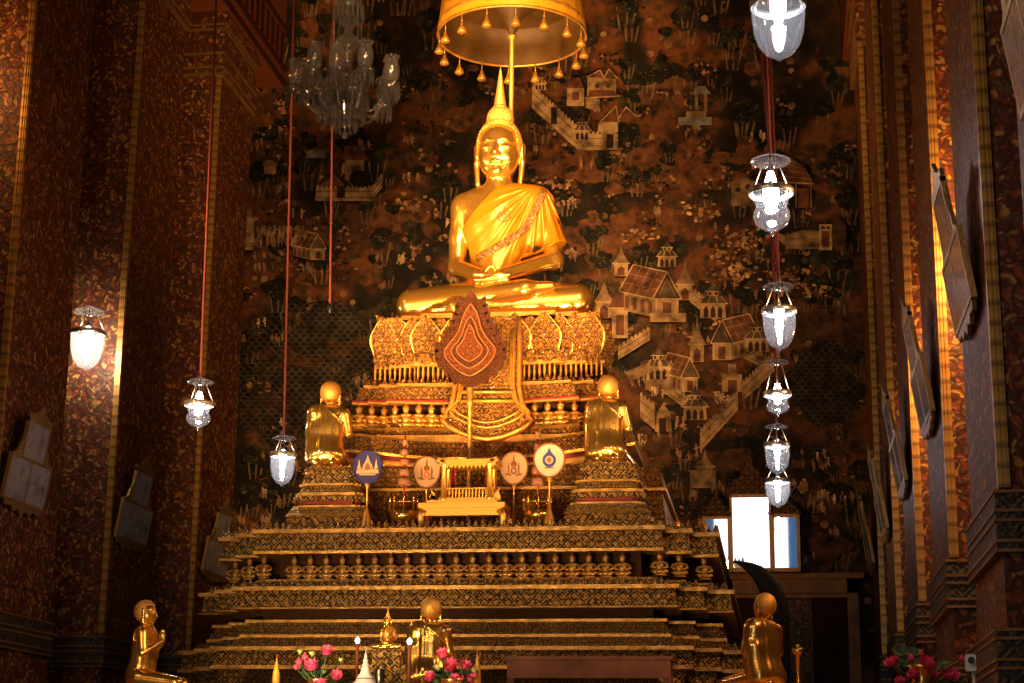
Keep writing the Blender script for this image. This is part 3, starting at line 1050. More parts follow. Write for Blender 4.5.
class Mural:
    def __init__(self):
        self.mb = MB()
        self.layer = 0.0

    def poly(self, pts, col):
        self.layer += 0.000007
        vs = [P(x, y, WY - 0.018 - self.layer) for x, y in pts]
        area = sum(pts[i][0] * pts[(i + 1) % len(pts)][1] - pts[(i + 1) % len(pts)][0] * pts[i][1] for i in range(len(pts)))
        f = list(range(len(pts)))
        if area > 0:
            f = f[::-1]
        self.mb.add(vs, [f], PK.index(col) + 1)

    def line(self, a, b, w, col):
        dx, dy = b[0] - a[0], b[1] - a[1]
        l = math.hypot(dx, dy) or 1
        nx, ny = -dy / l * w / 2, dx / l * w / 2
        self.poly([(a[0] + nx, a[1] + ny), (b[0] + nx, b[1] + ny), (b[0] - nx, b[1] - ny), (a[0] - nx, a[1] - ny)], col)

    def rect(self, x0, y0, x1, y1, col):
        self.poly([(x0, y0), (x1, y0), (x1, y1), (x0, y1)], col)

    def blob(self, x, y, rx, ry, col, n=9, jag=0.25):
        ph = random.random() * 6
        self.poly([(x + rx * math.cos(2 * PI * i / n + ph) * (1 + random.uniform(-jag, jag)), y + ry * math.sin(2 * PI * i / n + ph) * (1 + random.uniform(-jag, jag))) for i in range(n)], col)

    def tree(self, x, y, s):
        for d in (-0.12, 0.06, 0.2):
            self.line((x + d * s, y + s * 0.75), (x + d * s * 1.8, y), 0.05 * s + 0.3, 'trunk')
        for k in range(12):
            a = random.uniform(0, 6.28)
            r = random.uniform(0, 0.42) * s
            self.blob(x + r * math.cos(a), y - 0.1 * s + 0.7 * r * math.sin(a), 0.2 * s, 0.17 * s, random.choice(['leaf', 'leaf', 'leaf2']), 8, 0.35)
        for k in range(9):
            a = random.uniform(0, 6.28)
            r = random.uniform(0, 0.45) * s
            self.blob(x + r * math.cos(a), y - 0.1 * s + 0.7 * r * math.sin(a), 0.035 * s, 0.03 * s, 'roof2', 5)

    def hexhouse(self, x, y, w, wall='wall'):
        """six sided pavilion with tiered roof and a lantern; x,y is the bottom centre"""
        h = w * 0.55
        self.poly([(x - w / 2, y), (x + w / 2, y), (x + w * 0.46, y - h), (x - w * 0.46, y - h)], wall)
        for d in (-0.27, 0.0, 0.27):
            self.poly([(x + d * w - w * 0.09, y - 0.5), (x + d * w + w * 0.09, y - 0.5), (x + d * w + w * 0.09, y - h * 0.6), (x + d * w, y - h * 0.85), (x + d * w - w * 0.09, y - h * 0.6)], 'dark')
        self.poly([(x - w * 0.58, y - h), (x + w * 0.58, y - h), (x + w * 0.3, y - h - w * 0.3), (x - w * 0.3, y - h - w * 0.3)], 'roof2')
        self.line((x - w * 0.58, y - h), (x + w * 0.58, y - h), 1.0, 'line')
        for d in (-1, -0.35, 0.35, 1):
            self.line((x + d * w * 0.55, y - h), (x + d * w * 0.3, y - h - w * 0.3), 0.7, 'line')
        self.rect(x - w * 0.22, y - h - w * 0.48, x + w * 0.22, y - h - w * 0.3, wall)
        for d in (-0.12, 0.12):
            self.rect(x + (d - 0.05) * w, y - h - w * 0.45, x + (d + 0.05) * w, y - h - w * 0.33, 'dark')
        self.poly([(x - w * 0.3, y - h - w * 0.47), (x + w * 0.3, y - h - w * 0.47), (x + w * 0.06, y - h - w * 0.72), (x, y - h - w * 0.9), (x - w * 0.06, y - h - w * 0.72)], 'roof2')
        self.line((x - w * 0.3, y - h - w * 0.47), (x + w * 0.3, y - h - w * 0.47), 0.8, 'line')

    def spire(self, x, y, w, h, wall='wall'):
        self.rect(x - w / 2, y - h * 0.38, x + w / 2, y, wall)
        self.poly([(x - w * 0.25, y - 0.5), (x + w * 0.25, y - 0.5), (x + w * 0.25, y - h * 0.22), (x, y - h * 0.3), (x - w * 0.25, y - h * 0.22)], 'roof')
        self.poly([(x - w * 0.65, y - h * 0.37), (x + w * 0.65, y - h * 0.37), (x + w * 0.3, y - h * 0.55), (x + w * 0.09, y - h * 0.75), (x, y - h), (x - w * 0.09, y - h * 0.75), (x - w * 0.3, y - h * 0.55)], 'wall2')
        self.line((x - w * 0.65, y - h * 0.37), (x + w * 0.65, y - h * 0.37), 1.0, 'line')

    def hall(self, x, y, w, h, flip=1, wall='wall'):
        """gabled hall seen three quarter on; x,y bottom centre of the gable end"""
        g = w * 0.42
        dx, dy = -flip * w * 0.62, -h * 0.16
        self.poly([(x - flip * g * 0.5, y), (x - flip * g * 0.5 + dx, y + dy), (x - flip * g * 0.5 + dx, y + dy - h * 0.42), (x - flip * g * 0.5, y - h * 0.42)], 'wall2')
        for k in range(4):
            t = 0.12 + k * 0.24
            xx, yy = x - flip * g * 0.5 + dx * t, y + dy * t
            self.poly([(xx, yy - h * 0.06), (xx + dx * 0.12, yy + dy * 0.12 - h * 0.06), (xx + dx * 0.12, yy + dy * 0.12 - h * 0.34), (xx, yy - h * 0.34)], 'roof')
        self.rect(x - g * 0.5, y - h * 0.42, x + g * 0.5, y, wall)
        self.rect(x - g * 0.2, y - h * 0.34, x + g * 0.2, y - 0.8, 'roof')
        self.poly([(x - g * 0.66, y - h * 0.42), (x + g * 0.66, y - h * 0.42), (x, y - h)], 'earth2')
        self.poly([(x - flip * g * 0.66, y - h * 0.42), (x, y - h), (x + dx * 1.05, y + dy - h), (x - flip * g * 0.66 + dx * 1.05, y + dy - h * 0.42)], 'roof')
        for t in (0.33, 0.66):
            ax_, ay_ = x - flip * g * 0.66 * (1 - t), y - h * 0.42 - h * 0.58 * t
            self.line((ax_, ay_), (ax_ + dx * 1.05, ay_ + dy), 0.7, 'wall2')
        for t in (0.25, 0.5, 0.75):
            self.line((x - flip * g * 0.66 + dx * 1.05 * t, y - h * 0.42 + dy * t), (x + dx * 1.05 * t, y - h + dy * t), 0.7, 'wall2')
        self.poly([(x - g * 0.4, y - h * 0.46), (x + g * 0.4, y - h * 0.46), (x, y - h * 0.86)], 'roof2')
        self.line((x - g * 0.4, y - h * 0.46), (x, y - h * 0.86), 0.6, 'wall2')
        self.line((x + g * 0.4, y - h * 0.46), (x, y - h * 0.86), 0.6, 'wall2')
        for a, b in (((x - g * 0.66, y - h * 0.42), (x, y - h)), ((x + g * 0.66, y - h * 0.42), (x, y - h)), ((x - g * 0.66, y - h * 0.42), (x + g * 0.66, y - h * 0.42)),
                     ((x, y - h), (x + dx * 1.05, y + dy - h)), ((x - flip * g * 0.66, y - h * 0.42), (x - flip * g * 0.66 + dx * 1.05, y + dy - h * 0.42)),
                     ((x + dx * 1.05, y + dy - h), (x - flip * g * 0.66 + dx * 1.05, y + dy - h * 0.42)), ((x - g * 0.5, y), (x - g * 0.5, y - h * 0.42)), ((x + g * 0.5, y), (x + g * 0.5, y - h * 0.42))):
            self.line(a, b, 1.1, 'line')

    def cren(self, a, b, h, col='wall', n=None):
        """crenellated wall from a to b (base line)"""
        self.poly([a, b, (b[0], b[1] - h), (a[0], a[1] - h)], col)
        l = math.hypot(b[0] - a[0], b[1] - a[1])
        n = n or max(3, int(l / 4.2))
        for k in range(n):
            t0, t1 = (k + 0.1) / n, (k + 0.75) / n
            p = [(a[0] + (b[0] - a[0]) * t, a[1] + (b[1] - a[1]) * t - h) for t in (t0, t1)]
            mid = ((p[0][0] + p[1][0]) / 2, (p[0][1] + p[1][1]) / 2 - 3.2)
            self.poly([p[0], p[1], (p[1][0], p[1][1] - 1.6), mid, (p[0][0], p[0][1] - 1.6)], col)
        self.line((a[0], a[1] - h * 0.72), (b[0], b[1] - h * 0.72), 0.7, 'roof2')
        self.line((a[0], a[1] - h * 0.25), (b[0], b[1] - h * 0.25), 0.6, 'roof2')

    def folk(self, x, y, n, spread, col='skin'):
        for k in range(n):
            fx, fy = x + random.uniform(-spread, spread), y + random.uniform(-spread * 0.35, spread * 0.35)
            self.blob(fx, fy - 5.2, 1.2, 1.3, col, 7, 0.1)
            self.blob(fx, fy - 2, 1.7, 2.8, random.choice([col, 'blossom', 'wall2']), 7, 0.3)
            self.line((fx, fy - 3), (fx + random.uniform(-4, 4), fy - random.uniform(1, 6)), 0.9, col)
            self.line((fx, fy), (fx + random.uniform(-2.5, 2.5), fy + 3), 1.0, col)

    def rock(self, x, y, s, col='earth'):
        self.blob(x, y, s, s * 0.7, col, 11, 0.2)
        self.blob(x - s * 0.2, y - s * 0.15, s * 0.6, s * 0.4, 'earth2', 9, 0.2)

    def bush(self, x, y, sx, sy, n, cols):
        for k in range(n):
            self.blob(x + random.gauss(0, sx * 0.5), y + random.gauss(0, sy * 0.5), random.uniform(1.2, 2.8), random.uniform(1, 2.2), random.choice(cols), 6, 0.35)


mu = Mural()
a, b = P(180, 700, WY - 0.015), P(910, -80, WY - 0.015)
mu.mb.add([(a.x, a.y, 0.1), (b.x, a.y, 0.1), (b.x, a.y, 17.5), (a.x, a.y, 17.5)], [(0, 1, 2, 3)], 0)
# earth patches and foliage
for (x, y, s, c) in [(520, 140, 40, 'earth2'), (570, 160, 45, 'earth'), (640, 165, 45, 'earth'), (700, 175, 40, 'earth'), (760, 165, 50, 'earth'), (820, 160, 35, 'earth2'), (600, 230, 40, 'earth'),
                     (390, 210, 45, 'earth'), (350, 230, 40, 'earth2'), (270, 160, 30, 'earth2'), (300, 260, 30, 'earth'), (420, 150, 36, 'earth2'), (650, 230, 36, 'earth'), (560, 240, 40, 'earth2'),
                     (680, 380, 50, 'earth2'), (640, 330, 40, 'earth2'), (740, 300, 50, 'earth2'), (660, 440, 45, 'earth2'), (700, 470, 40, 'earth2'), (830, 550, 34, 'earth2'), (800, 560, 26, 'earth2'), (800, 330, 20, 'earth2')]:
    for k in range(26):
        mu.blob(x + random.gauss(0, s * 0.42), y + random.gauss(0, s * 0.22), random.uniform(5, s * 0.36), random.uniform(3, s * 0.2), c, 12, 0.28)
for k in range(130):
    x, y = random.uniform(240, 860), random.uniform(40, 520)
    mu.rock(x, y, random.uniform(5, 13), random.choice(['earth', 'earth2', 'earth2']))
for k in range(330):
    x, y = random.uniform(236, 865), random.uniform(-30, 560)
    mu.tree(x, y, random.uniform(14, 36))
for k in range(190):
    x, y = random.uniform(240, 860), random.uniform(60, 560)
    mu.bush(x, y, random.uniform(6, 16), random.uniform(4, 9), 16, ['blossom', 'leaf', 'earth2', 'leaf2'])
for k in range(110):
    mu.folk(random.uniform(240, 860), random.uniform(130, 560), random.randint(2, 5), 8, random.choice(['skin', 'wall2', 'blossom']))
# the dark sea with scale shaped waves
for (x0, x1, y0, y1) in ((236, 380, 290, 480), (786, 862, 300, 470)):
    for k in range(9):
        a_ = random.uniform(0, 6.28)
        q_ = random.uniform(0, 0.42)
        mu.blob((x0 + x1) / 2 + q_ * (x1 - x0) * math.cos(a_), (y0 + y1) / 2 + q_ * (y1 - y0) * math.sin(a_), 22, 18, 'sea', 11, 0.3)
    y = y0
    r = 0
    while y < y1:
        x = x0 + (r % 2) * 4
        while x < x1:
            if ((x - (x0 + x1) / 2) / ((x1 - x0) * 0.5)) ** 2 + ((y - (y0 + y1) / 2) / ((y1 - y0) * 0.46)) ** 2 < 1:
                pp = [(x + 3.8 * math.cos(t), y - 3.2 * math.sin(t)) for t in np.linspace(0, PI, 7)]
                for u, v in zip(pp, pp[1:]):
                    mu.line(u, v, 0.8, 'roof2')
            x += 8
        y += 4.2
        r += 1
# blossom clouds by the lamps
for (x, y, sx, sy, n) in [(745, 245, 30, 16, 90), (735, 275, 24, 12, 60), (790, 275, 24, 10, 50), (815, 290, 18, 8, 30), (640, 235, 18, 7, 40), (720, 330, 12, 14, 40), (700, 210, 20, 9, 40), (560, 185, 24, 8, 36), (415, 205, 26, 9, 46)]:
    mu.bush(x, y, sx, sy, n, ['blossom', 'blossom', 'gold', 'wall2', 'earth'])
# buildings
mu.cren((532, 108), (578, 150), 22)
mu.cren((578, 150), (618, 150), 16)
mu.rect(551, 107, 557, 124, 'dark')
mu.rect(604, 132, 616, 149, 'wall')
mu.rect(606.5, 134, 613.5, 148, 'dark')
mu.hexhouse(540, 90, 12)
mu.hexhouse(582, 140, 17)
mu.rect(567, 88, 584, 106, 'wall')
mu.rect(572, 92, 579, 100, 'roof')
mu.poly([(566, 88), (584, 88), (580, 78), (572, 77)], 'roof')
mu.rect(588, 76, 616, 95, 'wall')
for x in (597, 608):
    mu.blob(x, 86, 2.2, 2.6, 'roof', 8, 0.05)
mu.poly([(585, 98), (620, 96), (612, 90), (590, 90)], 'roof')
mu.poly([(587, 77), (600, 70), (604, 78)], 'roof')
mu.poly([(604, 78), (609, 69), (618, 79)], 'roof')
for a_, b_ in (((585, 98), (620, 96)), ((587, 77), (600, 70)), ((600, 70), (604, 78)), ((604, 78), (609, 69)), ((609, 69), (618, 79)), ((588, 77), (588, 96)), ((595, 98), (595, 112))):
    mu.line(a_, b_, 1.1, 'line')
mu.poly([(586, 97), (600, 99), (600, 112), (586, 108)], 'wall2')
mu.poly([(600, 122), (616, 106), (618, 122)], 'roof')
mu.poly([(616, 122), (626, 107), (636, 116), (630, 122)], 'roof')
for a_, b_ in (((600, 122), (616, 106)), ((616, 106), (619, 122)), ((619, 118), (626, 107)), ((626, 107), (636, 116))):
    mu.line(a_, b_, 1.1, 'line')
mu.rect(598, 122, 618, 132, 'wall')
# pale terrace shrine
mu.rect(678, 117, 712, 125, 'grey')
mu.rect(686, 111, 706, 117, 'wall2')
mu.rect(695, 92, 698, 112, 'wall2')
mu.rect(704, 92, 707, 112, 'wall2')
mu.poly([(692, 94), (711, 94), (705, 86), (697, 86)], 'grey')
# left walled compound
mu.poly([(315, 200), (372, 200), (381, 188), (381, 178), (370, 188), (318, 188)], 'wall')
mu.cren((316, 201), (372, 201), 13)
mu.cren((372, 201), (382, 187), 12)
mu.rect(337, 186, 345, 198, 'dark')
mu.rect(345, 160, 364, 180, 'wall2')
mu.poly([(340, 160), (369, 160), (360, 146), (346, 146)], 'roof')
mu.rect(351, 165, 357, 176, 'roof')
mu.poly([(318, 186), (334, 174), (346, 186)], 'roof')
mu.blob(362, 178, 11, 8, 'leaf', 11, 0.25)
mu.rect(306, 150, 325, 158, 'grey')
mu.hall(318, 260, 30, 26)
mu.rect(264, 165, 276, 174, 'wall')
mu.poly([(262, 166), (278, 166), (272, 160), (266, 160)], 'wall2')
# left tower
mu.rect(238, 218, 254, 250, 'wall')
mu.rect(241, 226, 246, 236, 'dark')
mu.rect(240, 206, 252, 218, 'wall2')
mu.blob(244, 212, 2, 2.6, 'dark', 8, 0.05)
mu.cren((236, 250), (256, 246), 5)
for k in range(34):
    mu.folk(258 + (k % 12) * 4.2, 232 + (k // 12) * 6, 1, 1.5, 'wall')
# great palace cluster right of the throne
mu.cren((690, 302), (716, 322), 14)
mu.cren((716, 345), (772, 372), 12)
mu.cren((655, 386), (700, 420), 13)
mu.cren((700, 452), (738, 410), 20, 'wall')
mu.cren((742, 402), (780, 366), 18, 'wall')
mu.cren((618, 360), (650, 340), 12)
mu.cren((640, 418), (655, 430), 24)
mu.hexhouse(667, 267, 19)
mu.spire(621, 276, 14, 34)
mu.spire(604, 318, 16, 44)
mu.rect(612, 305, 628, 338, 'wall')
mu.rect(616, 315, 624, 335, 'roof')
mu.poly([(608, 308), (632, 308), (620, 284)], 'roof')
mu.line((608, 308), (632, 308), 1, 'line')
mu.spire(685, 300, 15, 42)
mu.hall(667, 318, 52, 46)
mu.rect(650, 313, 686, 322, 'wall')
mu.hexhouse(713, 318, 26)
mu.spire(697, 362, 14, 48)
mu.hall(722, 360, 42, 40, -1)
mu.hexhouse(757, 352, 24)
mu.hall(690, 392, 34, 34)
mu.hexhouse(658, 380, 24)
mu.rect(645, 380, 672, 390, 'wall2')
mu.poly([(722, 392), (742, 392), (742, 374), (736, 374), (736, 364), (728, 364), (728, 374), (722, 374)], 'wall')
mu.rect(728, 380, 737, 392, 'roof')
mu.hexhouse(695, 420, 24)
mu.poly([(655, 432), (672, 432), (670, 412), (663, 404), (657, 412)], 'wall')
mu.rect(659, 418, 666, 432, 'dark')
mu.poly([(625, 372), (650, 362), (652, 372), (630, 382)], 'wall2')
mu.hexhouse(604, 400, 15)
mu.spire(705, 478, 16, 30, 'wall2')
mu.rect(690, 470, 716, 488, 'wall2')
mu.folk(655, 395, 4, 8)
mu.folk(664, 370, 4, 10)
mu.folk(718, 400, 3, 6)
# upper right house, hut and gate
mu.poly([(731, 206), (731, 182), (745, 176), (755, 182), (755, 206)], 'wall2')
mu.blob(738, 190, 3, 3, 'dark', 8, 0.1)
mu.blob(748, 187, 3, 3, 'dark', 8, 0.1)
mu.poly([(782, 182), (790, 158), (803, 165), (815, 184)], 'roof')
for t in (0.25, 0.5, 0.75):
    mu.line((782 + 8 * t, 182 - 24 * t), (815 - 12 * t, 184 - 19 * t), 0.7, 'wall2')
mu.line((782, 182), (815, 184), 1.2, 'line')
for x in (785, 796, 811):
    mu.line((x, 183), (x, 208), 1.6, 'wall2')
mu.rect(798, 188, 809, 208, 'roof')
mu.poly([(755, 222), (786, 246), (835, 246), (835, 232), (802, 230), (786, 236)], 'wall2')
mu.cren((786, 249), (818, 249), 14, 'wall2')
mu.rect(819, 224, 832, 250, 'wall')
mu.rect(821.5, 231, 829.5, 247, 'roof')
mu.rect(821.5, 226, 825, 229, 'dark')
mu.rect(826.5, 226, 830, 229, 'dark')
mu.blob(840, 235, 8, 18, 'earth2', 10, 0.2)
# processions and rocks at the lower right
for (x, y, n) in [(800, 505, 12), (815, 470, 4), (822, 460, 3), (835, 465, 4), (790, 490, 8), (830, 500, 8), (690, 455, 6), (725, 490, 6)]:
    mu.folk(x, y, n, 16, random.choice(['skin', 'wall2', 'blossom']))
for (x, y, s) in [(812, 540, 16), (826, 552, 14), (842, 545, 12), (820, 565, 12), (740, 460, 18)]:
    mu.rock(x, y, s, 'earth2')
mural = mu.mb.build('mural', ['mural'] + ['paint_' + k for k in PK])
mural.parent = wall_back
mural['label'] = 'dark mural of walled palaces, trees, small people and sea waves'

# ------------------------------------------------------------------ door under the far screen
dy = WY - 0.12
x0, x1 = Xat(722, WY, 600), Xat(858, WY, 600)
zt = Zat(581, WY, 800)
dr = thing('door_1', 'tall dark door in a gilded frame behind the kneeling statue', None, ((x0 + x1) / 2, WY - 0.05, 0))
dr['kind'] = 'structure'
m = MB()
m.box((x0, dy - 0.18, zt - 0.25), (x1, WY - 0.04, zt), 0)
m.box((x0 - 0.1, dy - 0.26, zt), (x1 + 0.1, WY - 0.04, zt + 0.1), 0)
m.box((x0 - 0.1, dy - 0.24, zt - 0.34), (x1 - 0.2, WY - 0.04, zt - 0.27), 0)
m.box((x1 - 0.2, dy - 0.18, 0), (x1, WY - 0.04, zt), 0)
m.box((x0, dy - 0.18, 0), (x0 + 0.2, WY - 0.04, zt), 0)
MAT['door_gilt'] = simple('dull gilded door frame', (0.2, 0.085, 0.02), 0.6, 0.3, noise=0.3, bump=0.4, bscale=25)
MAT['door_leaf'] = simple('dark lacquered door', (0.04, 0.014, 0.006), 0.75, noise=0.5, nscale=4, Specular_IOR_Level=0.1)
MAT['door_panel'] = carved('painted door panel', (0.2, 0.1, 0.03), (0.06, 0.022, 0.01), 6, metal=0.2, bump=0.3, cover=0.4, glints=False)
m.build('door_frame', 'door_gilt', dr)
for k in range(2):
    a_ = x0 + 0.2 + k * (x1 - x0 - 0.4) / 2
    b_ = a_ + (x1 - x0 - 0.4) / 2 - 0.02
    m = MB()
    m.box((a_, dy - 0.02, 0), (b_, WY - 0.04, zt - 0.25), 0)
    for q in range(3):
        zb = 0.4 + q * (zt - 0.9) / 3
        m.box((a_ + 0.2, dy - 0.05, zb), (b_ - 0.2, dy, zb + (zt - 1.3) / 3), 0)
    lf = m.build('door_leaf', 'door_leaf', dr)
m = MB()
xa, xb = Xat(788, WY, 620), Xat(812, WY, 620)
m.box((xa, dy - 0.12, 0), (xb, dy - 0.03, zt - 0.3), 0)
m.build('centre_post', 'door_panel', dr)

# ------------------------------------------------------------------ the tiered throne
YF = 22.5
LX = -4.05
throne = thing('tiered_throne', 'tall gilded stepped throne with rows of small figures carrying the seated Buddha', 'altar', (AX, YF, 0))


def Zp(py, Y, px=480):
    return P(px, py, Y).z


def plan(cx, a, yf, d, yb, off, nseg=28):
    a0, a1, a2 = a
    d1, d2 = d
    L = [(-(a2 + off), yb), (-(a2 + off), yf + d2 - off), (-(a1 + off), yf + d2 - off), (-(a1 + off), yf + d1 - off), (-(a0 + off), yf + d1 - off)]
    front = [(-(a0 + off) + 2 * (a0 + off) * i / nseg, yf - off) for i in range(nseg + 1)]
    R = [(-x, y) for x, y in L[::-1]]
    return [(cx + x, y) for x, y in L + front + R]


def stack(name, cx, a, yf, d, yb, prof, mats, parent, sag=0.0, nseg=28):
    """prof: list of (py, off, material) from top to bottom; the material covers the step below that point"""
    pts = prof[::-1]
    m = MB()
    rings = []
    for py, off, mt in pts:
        z = py if isinstance(py, float) else Zp(py, yf - off)
        rg = []
        for x, y in plan(cx, a, yf, d, yb, off, nseg):
            t = min(abs(x - cx) / a[2], 1.15)
            rg.append((x, y, z + sag * t * t))
        rings.append(rg)
    n = len(rings[0])
    for k in range(len(rings) - 1):
        mt = pts[k + 1][2]
        m.add(rings[k] + rings[k + 1], [(i, i + 1, n + i + 1, n + i) for i in range(n - 1)], mt)
    m.add(rings[-1], [list(range(n))], pts[-1][2])
    return m.build(name, mats, parent)


def leaf_tooth(m, x, y, z, w, h, mi=0, t=0.035):
    o = len(m.v)
    m.prism([(-w / 2, 0), (w / 2, 0), (w * 0.42, h * 0.32), (w * 0.2, h * 0.6), (0, h), (-w * 0.2, h * 0.6), (-w * 0.42, h * 0.32)], -t / 2, t / 2, mi)
    m.xform(Matrix.Translation((x, y, z)), o)


def cresting(name, cx, a, yf, d, off, py, wpx, hpx, mats, parent, sag=0.0, z=None):
    m = MB()
    y0 = yf - off
    zz = Zp(py, y0) if z is None else z
    s = y0 / FOC
    w, h = wpx * s, hpx * s
    a0, a1, a2 = [q + off for q in a]

    def run(xa, xb, y):
        n = max(1, int(round((xb - xa) / w)))
        for i in range(n):
            x = xa + (xb - xa) * (i + 0.5) / n
            t = abs(x - cx) / a[2]
            leaf_tooth(m, x, y + 0.03, zz + sag * t * t - 0.01, (xb - xa) / n * 0.92, h * (1.12 if i % 2 else 0.9))
    run(cx - a0, cx + a0, y0)
    for sg in (-1, 1):
        for (u, v, dd) in ((a0, a1, d[0]), (a1, a2, d[1])):
            run(min(cx + sg * u, cx + sg * v), max(cx + sg * u, cx + sg * v), y0 + dd)
    # side runs going back
    for sg in (-1, 1):
        for i in range(8):
            o = len(m.v)
            leaf_tooth(m, 0, 0, 0, w, h)
            m.xform(Matrix.Translation((cx + sg * (a2 - 0.03), y0 + d[1] + 0.2 + i * w * 1.3, zz + sag)) @ Matrix.Rotation(PI / 2, 4, 'Z'), o)
    return tag(m.build(name, mats, parent), kind='stuff')


G, CV, DK, RD = 0, 1, 2, 3
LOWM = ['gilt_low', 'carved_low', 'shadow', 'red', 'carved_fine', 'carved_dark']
A3, D3 = (2.62, 2.95, 3.28), (0.35, 0.7)
YB = 28.0
stack('upper_fascia', LX, A3, YF, D3, YB, [(527, 0.05, G), (531, 0.05, G), (532, 0.0, CV), (549, 0.0, CV), (549, 0.04, G), (552, 0.03, G), (553, -0.25, DK)], LOWM, throne)
cresting('cresting', LX, A3, YF, D3, 0.04, 527, 7.2, 9.5, 'carved_low', throne)
stack('niche_band', LX, A3, YF, D3, YB, [(552, -0.27, DK), (578, -0.27, DK), (578, -0.05, G), (580, -0.04, G), (580, -0.02, 5), (585, 0.12, 5), (586, 0.12, 5)], LOWM, throne)
cresting('cresting', LX, A3, YF, D3, 0.13, 585, 6.4, 8.5, 'carved_low', throne)
stack('middle_fascia', LX, A3, YF, D3, YB, [(585, 0.23, G), (589, 0.23, G), (589, 0.18, CV), (606, 0.18, CV), (606, 0.22, G), (608, 0.21, G), (609, -0.1, DK), (619, -0.12, 5), (620, -0.12, DK)], LOWM, throne)
stack('lotus_band', LX, A3, YF, D3, YB, [(619, 0.07, G), (622, 0.07, G), (622, 0.03, 4), (634, 0.06, 4), (634, 0.12, G), (637, 0.12, G), (637, 0.11, 5), (647, 0.24, 5), (648, 0.24, 5)], LOWM, throne)
cresting('cresting', LX, A3, YF, D3, 0.10, 634, 5.2, 8.5, 'carved_dark', throne)
cresting('cresting', LX, A3, YF, D3, 0.26, 647, 6.0, 9.0, 'carved_dark', throne)
stack('lower_fascia', LX, A3, YF, D3, YB, [(646, 0.41, G), (650, 0.41, G), (650, 0.37, CV), (665, 0.36, CV), (665, 0.4, G), (669, 0.4, G), (670, 0.06, DK)], LOWM, throne)
stack('plinth', LX, A3, YF, D3, YB, [(669, 0.05, 5), (700, 0.05, DK), (701, 0.5, DK), (0.0, 0.5, DK)], LOWM, throne)
# carved corner brackets under the lowest fascia
for sg in (-1, 1):
    for (u, dd) in ((2.75, 0.0), (3.1, 0.35), (3.42, 0.7)):
        m = MB()
        zt_, zb_ = Zp(669, YF - 0.36), Zp(703, YF - 0.36)
        x = LX + sg * u
        h = zt_ - zb_
        m.prism([(x - 0.2, zt_), (x - 0.17, zt_ - 0.25 * h), (x - 0.08, zt_ - 0.5 * h), (x - 0.13, zt_ - 0.75 * h), (x - 0.19, zb_), (x + 0.19, zb_), (x + 0.13, zt_ - 0.75 * h), (x + 0.08, zt_ - 0.5 * h), (x + 0.17, zt_ - 0.25 * h), (x + 0.2, zt_)],
                YF + dd - 0.36, YF + dd + 0.1, 0)
        m.build('corner_bracket', 'carved_low', throne)

# small praying figures in the niches


def figure_mesh(h, arms_out=True):
    m = MB()
    m.lathe([(0.26, 0.0), (0.24, 0.05), (0.2, 0.07)], n=10, sy=0.6)
    m.ell((0, 0, 0.15), (0.23, 0.15, 0.11))
    for s in (-1, 1):
        m.tube([(s * 0.08, -0.02, 0.16), (s * 0.24, -0.1, 0.15), (s * 0.1, -0.15, 0.09)], [0.09, 0.08, 0.05], 7)
    m.ell((0, 0, 0.36), (0.15, 0.11, 0.2))
    m.ell((0, 0, 0.49), (0.21, 0.1, 0.08))
    for s in (-1, 1):
        m.tube([(s * 0.2, 0, 0.49), (s * 0.28, -0.05, 0.33), (s * 0.12, -0.14, 0.27)], [0.065, 0.055, 0.045], 7)
    m.lathe([(0.06, 0.52), (0.055, 0.6)], n=8)
    m.ell((0, -0.01, 0.68), (0.105, 0.11, 0.125))
    m.lathe([(0.125, 0.735), (0.12, 0.77), (0.09, 0.8), (0.06, 0.85), (0.035, 0.9), (0.0, 0.98)], n=10)
    m.xform(Matrix.Diagonal((h * 1.08, h * 1.1, h, 1)))
    return m


def place_row(name, xs, yy, zz, h, mat, parent, px_obj=None, sag=0.0, cx=0, a2=1):
    src = px_obj
    out = None
    for x, y in zip(xs, yy):
        if src is None:
            src = figure_mesh(h).build(name, mat, None)
            o = src
        else:
            o = src.copy()
            COL.objects.link(o)
        o.parent = parent
        pr = Vector(parent['_o'])
        t = (x - cx) / a2
        o.location = Vector((x, y, zz + sag * t * t)) - pr
        out = o
    return src


yy0 = YF + 0.12
sp = 17.0 * YF / FOC
n = int(2 * 2.3 / sp)
xs = [LX + (i - (n - 1) / 2) * sp for i in range(n)]
nf = place_row('niche_figure', xs, [yy0] * n, Zp(578, YF + 0.05), 27 * YF / FOC, 'gilt_low', throne)
ex, ey = [], []
for sg in (-1, 1):
    ex += [LX + sg * 2.58, LX + sg * 2.82, LX + sg * 3.12]
    ey += [YF + 0.3, YF + 0.46, YF + 0.8]
place_row('niche_figure', ex, ey, Zp(578, YF + 0.4), 27 * YF / FOC, 'gilt_low', throne, nf)

